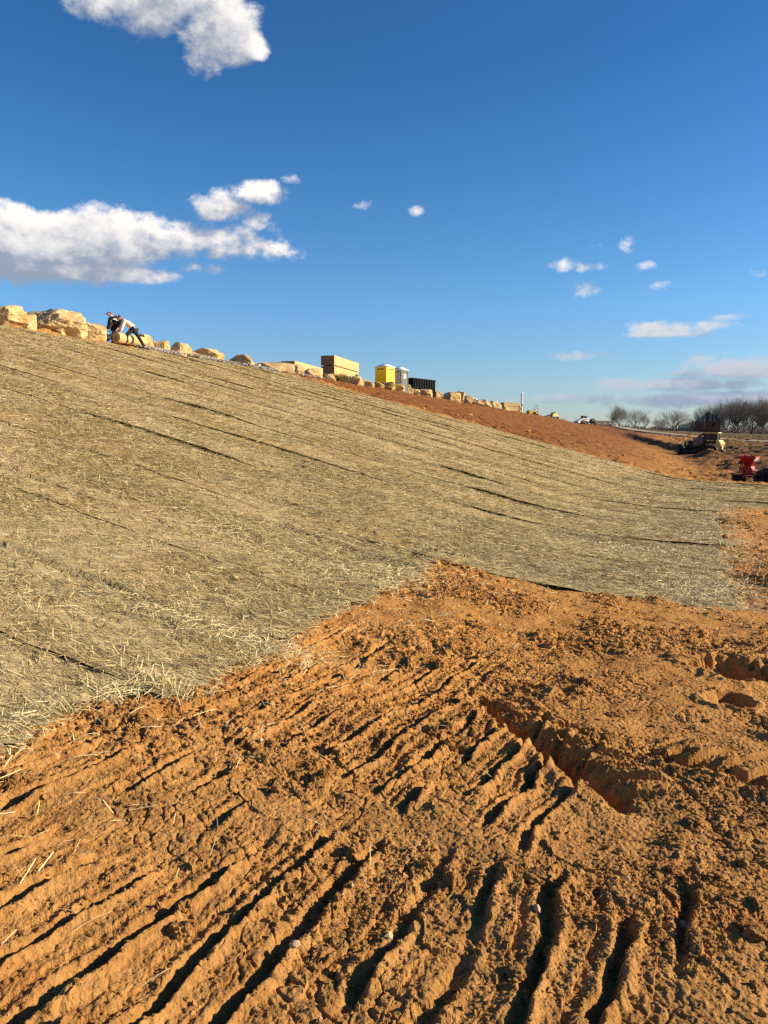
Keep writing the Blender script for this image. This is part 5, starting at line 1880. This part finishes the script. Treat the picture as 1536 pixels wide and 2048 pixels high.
# ------------------------------------------------------------------ bare trees
def bark(name, c):
    m, t, b = mat_new(name, .95, .1)
    co = t.node('ShaderNodeTexCoord').outputs['Object']
    n = t.noise(co, 1.4, 5, .6)
    t.put(b.inputs['Base Color'], t.mix(n, tuple(x * .7 for x in c) + (1,), tuple(x * 1.35 for x in c) + (1,)))
    return m


M_BARK = bark('grey_bark', (0.115, 0.097, 0.082))
M_TWIG = bark('bare_twigs', (0.21, 0.178, 0.150))
M_BARKD = bark('dark_bark', (0.052, 0.040, 0.031))
M_TWIGD = bark('dark_twigs', (0.085, 0.066, 0.050))


def tree_meshes(seed, H, spread, trunk_h, n_limb, lean_up, depth=5, bm_=None, tm=None, twig_w=.016):
    r = random.Random(seed)
    big, small = MB(), []
    def grow(p, d, L, rad, lev):
        seg = 3 if lev < 3 else 2
        pts = [p]
        q = p.copy(); dd = d.copy()
        for k in range(seg):
            dd = (dd + Vector((r.gauss(0, .13), r.gauss(0, .13), r.gauss(0.03, .08) + lean_up * .10))).normalized()
            q = q + dd * (L / seg)
            pts.append(q.copy())
        rs = [rad * (1 - .45 * k / seg) for k in range(seg + 1)]
        if lev <= 2:
            for k in range(seg):
                big.cyl(pts[k], pts[k + 1], rs[k], rs[k + 1], 6 if lev < 2 else 5, False)
        else:
            for k in range(seg):
                small.append((pts[k], pts[k + 1], rs[k], rs[k + 1]))
        if lev >= depth: return
        nb = [n_limb, 5, 4, 4, 4][min(lev, 4)]
        for k in range(nb):
            f = 1.0 if k == 0 and lev > 0 else r.uniform(.35, 1.0) if lev > 0 else r.uniform(.72, 1.0)
            i = min(seg - 1, int(f * seg)); ff = f * seg - i
            o = pts[i].lerp(pts[i + 1], min(1, ff))
            ax = d.orthogonal().normalized()
            a = r.uniform(0, 6.283)
            side = Matrix.Rotation(a, 3, d) @ ax
            ang = r.uniform(.35, .95) * spread if not (k == 0 and lev > 0) else r.uniform(.05, .3)
            nd = (d * math.cos(ang) + side * math.sin(ang)).normalized()
            nd = (nd + Vector((0, 0, .12 * lean_up))).normalized()
            grow(o, nd, L * r.uniform(.62, .88) if lev > 0 else H * r.uniform(.28, .42), max(rs[i] * r.uniform(.45, .65), twig_w * .5), lev + 1)
    grow(Vector((0, 0, -.3)), Vector((r.gauss(0, .05), r.gauss(0, .05), 1)).normalized(), trunk_h + .3, H * .028 + .05, 0)
    me_t = bpy.data.meshes.new('trunk'); me_t.from_pydata(big.v, [], big.f); me_t.materials.append(bm_ or M_BARK)
    me_t.update()
    P = np.array([list(a) for a, b, c, d in small]); Q = np.array([list(b) for a, b, c, d in small])
    R0 = np.maximum(np.array([c for a, b, c, d in small]), twig_w * .5); R1 = np.maximum(np.array([d for a, b, c, d in small]), twig_w * .4)
    D = Q - P; D /= np.linalg.norm(D, axis=1)[:, None] + 1e-9
    A = np.cross(D, np.array([[.3, .5, .81]])); A /= np.linalg.norm(A, axis=1)[:, None] + 1e-9
    B = np.cross(D, A)
    vs = []
    for (C, R) in ((P, R0), (Q, R1)):
        for k in range(3):
            th = 2 * math.pi * k / 3
            vs.append(C + A * (R * math.cos(th))[:, None] + B * (R * math.sin(th))[:, None])
    V = np.stack(vs, 1).reshape(-1, 3)
    fq = np.array([[0, 1, 4, 3], [1, 2, 5, 4], [2, 0, 3, 5]])
    Fc = (np.arange(len(P))[:, None, None] * 6 + fq[None]).reshape(-1, 4)
    me_c = new_mesh_np('crown', V, Fc, tm or M_TWIG, False)
    h = max(V[:, 2].max(), 1)
    return me_t, me_c, h


def build_trees():
    kinds = [tree_meshes(3, 11, 1.0, 1.8, 7, 1.0), tree_meshes(8, 11, .85, 2.4, 6, 1.3), tree_meshes(14, 11, 1.15, 1.6, 8, .7), tree_meshes(21, 11, .8, 1.4, 7, 1.5)]
    dark = tree_meshes(33, 11, 1.25, 2.6, 6, .35, bm_=M_BARKD, tm=M_TWIGD, twig_w=.018)
    def put(kind, px, base_y, top_y, Y, label, wide=1.0, group=None, rz=None):
        d = ray(px, base_y); x = d[0] / d[1] * Y
        z = macro1(x, Y)
        zt = EYE + ray(px, top_y)[2] / ray(px, top_y)[1] * Y
        s = max(.2, (zt - z) / kind[2])
        t = empty('bare_tree', (x, Y, z), label, 'tree', random.uniform(0, 6.28) if rz is None else rz, group)
        t.scale = (s * wide, s * wide, s)
        link('trunk', kind[0], t); link('crown', kind[1], t)
    G = 'leafless trees along the far edge of the field'
    put(kinds[3], 1222, 862, 799, 262, 'leftmost bare tree, tall and upswept, behind the far lumber pile', 1.3, G)
    put(kinds[1], 1240, 862, 808, 275, 'bare tree close behind the leftmost one, slightly lower', 1.1, G)
    put(kinds[0], 1268, 863, 811, 270, 'bushy bare tree right of the leftmost pair', 1.25, G)
    put(kinds[1], 1287, 864, 826, 285, 'small bare tree before the gap in the tree line', .9, G)
    put(kinds[2], 1348, 865, 808, 268, 'broad round crowned bare tree left of the barn', 1.45, G)
    put(kinds[0], 1322, 865, 832, 300, 'short bare tree left of the round crowned one', 1.1, G)
    put(kinds[3], 1384, 866, 828, 330, 'thin bare tree showing over the barn roof', 1.2, G)
    put(kinds[1], 1410, 866, 806, 330, 'bare tree rising behind the barn gable', 1.0, G)
    for i, (px, ty, Y, w, k) in enumerate([(1432, 806, 320, .85, 0), (1447, 798, 325, .8, 3), (1462, 793, 322, .9, 1), (1478, 796, 330, .9, 2), (1494, 794, 325, .8, 0), (1512, 791, 335, .85, 3), (1530, 789, 322, .9, 1), (1548, 792, 330, .9, 2), (1570, 795, 325, .9, 0), (1600, 797, 325, .9, 1), (1640, 800, 330, .9, 3), (1690, 803, 330, .9, 2), (1424, 810, 345, 1.0, 1), (1455, 797, 348, 1.0, 0), (1486, 797, 350, 1.0, 1), (1521, 795, 350, 1.0, 0)]):
        put(kinds[k], px, 866, ty - 7, Y, 'grey bare tree in the dense stand right of the barn', w * 1.12, 'dense stand of bare trees right of the barn')
    put(dark, 1503, 868, 801, 232, 'dark spreading bare tree standing alone before the dense stand', 1.12, None, 1.0)
    # thicket under the trees
    n = 15000
    px = rng.uniform(1195, 1760, n); Y = rng.uniform(285, 330, n)
    x = (px - CX) / F_PX * Y; z = macro(x, Y)
    hgt = rng.uniform(.8, 3.6, n) * (1 + 0.7 * sstep(px, 1395, 1440)) * (0.6 + .5 * perlin(px * .03, px * 0, 5)).clip(.3, 1.2)
    D = np.stack([rng.normal(0, .35, n), rng.normal(0, .35, n), np.ones(n)], -1); D /= np.linalg.norm(D, axis=1)[:, None]
    S = np.cross(D, rng.normal(0, 1, (n, 3))); S /= np.linalg.norm(S, axis=1)[:, None]
    V, Fc, k = ribbons(np.stack([x, Y, z], -1) + D * (hgt * .5)[:, None], D, S, np.cross(S, D), hgt, rng.uniform(.06, .16, n), rng.normal(0, .1, n))
    o = link('undergrowth', new_mesh_np('undergrowth', V, Fc, M_TWIG, False))
    tag(o, 'brown tangled undergrowth below the bare trees', 'undergrowth', kind='stuff')


build_trees()
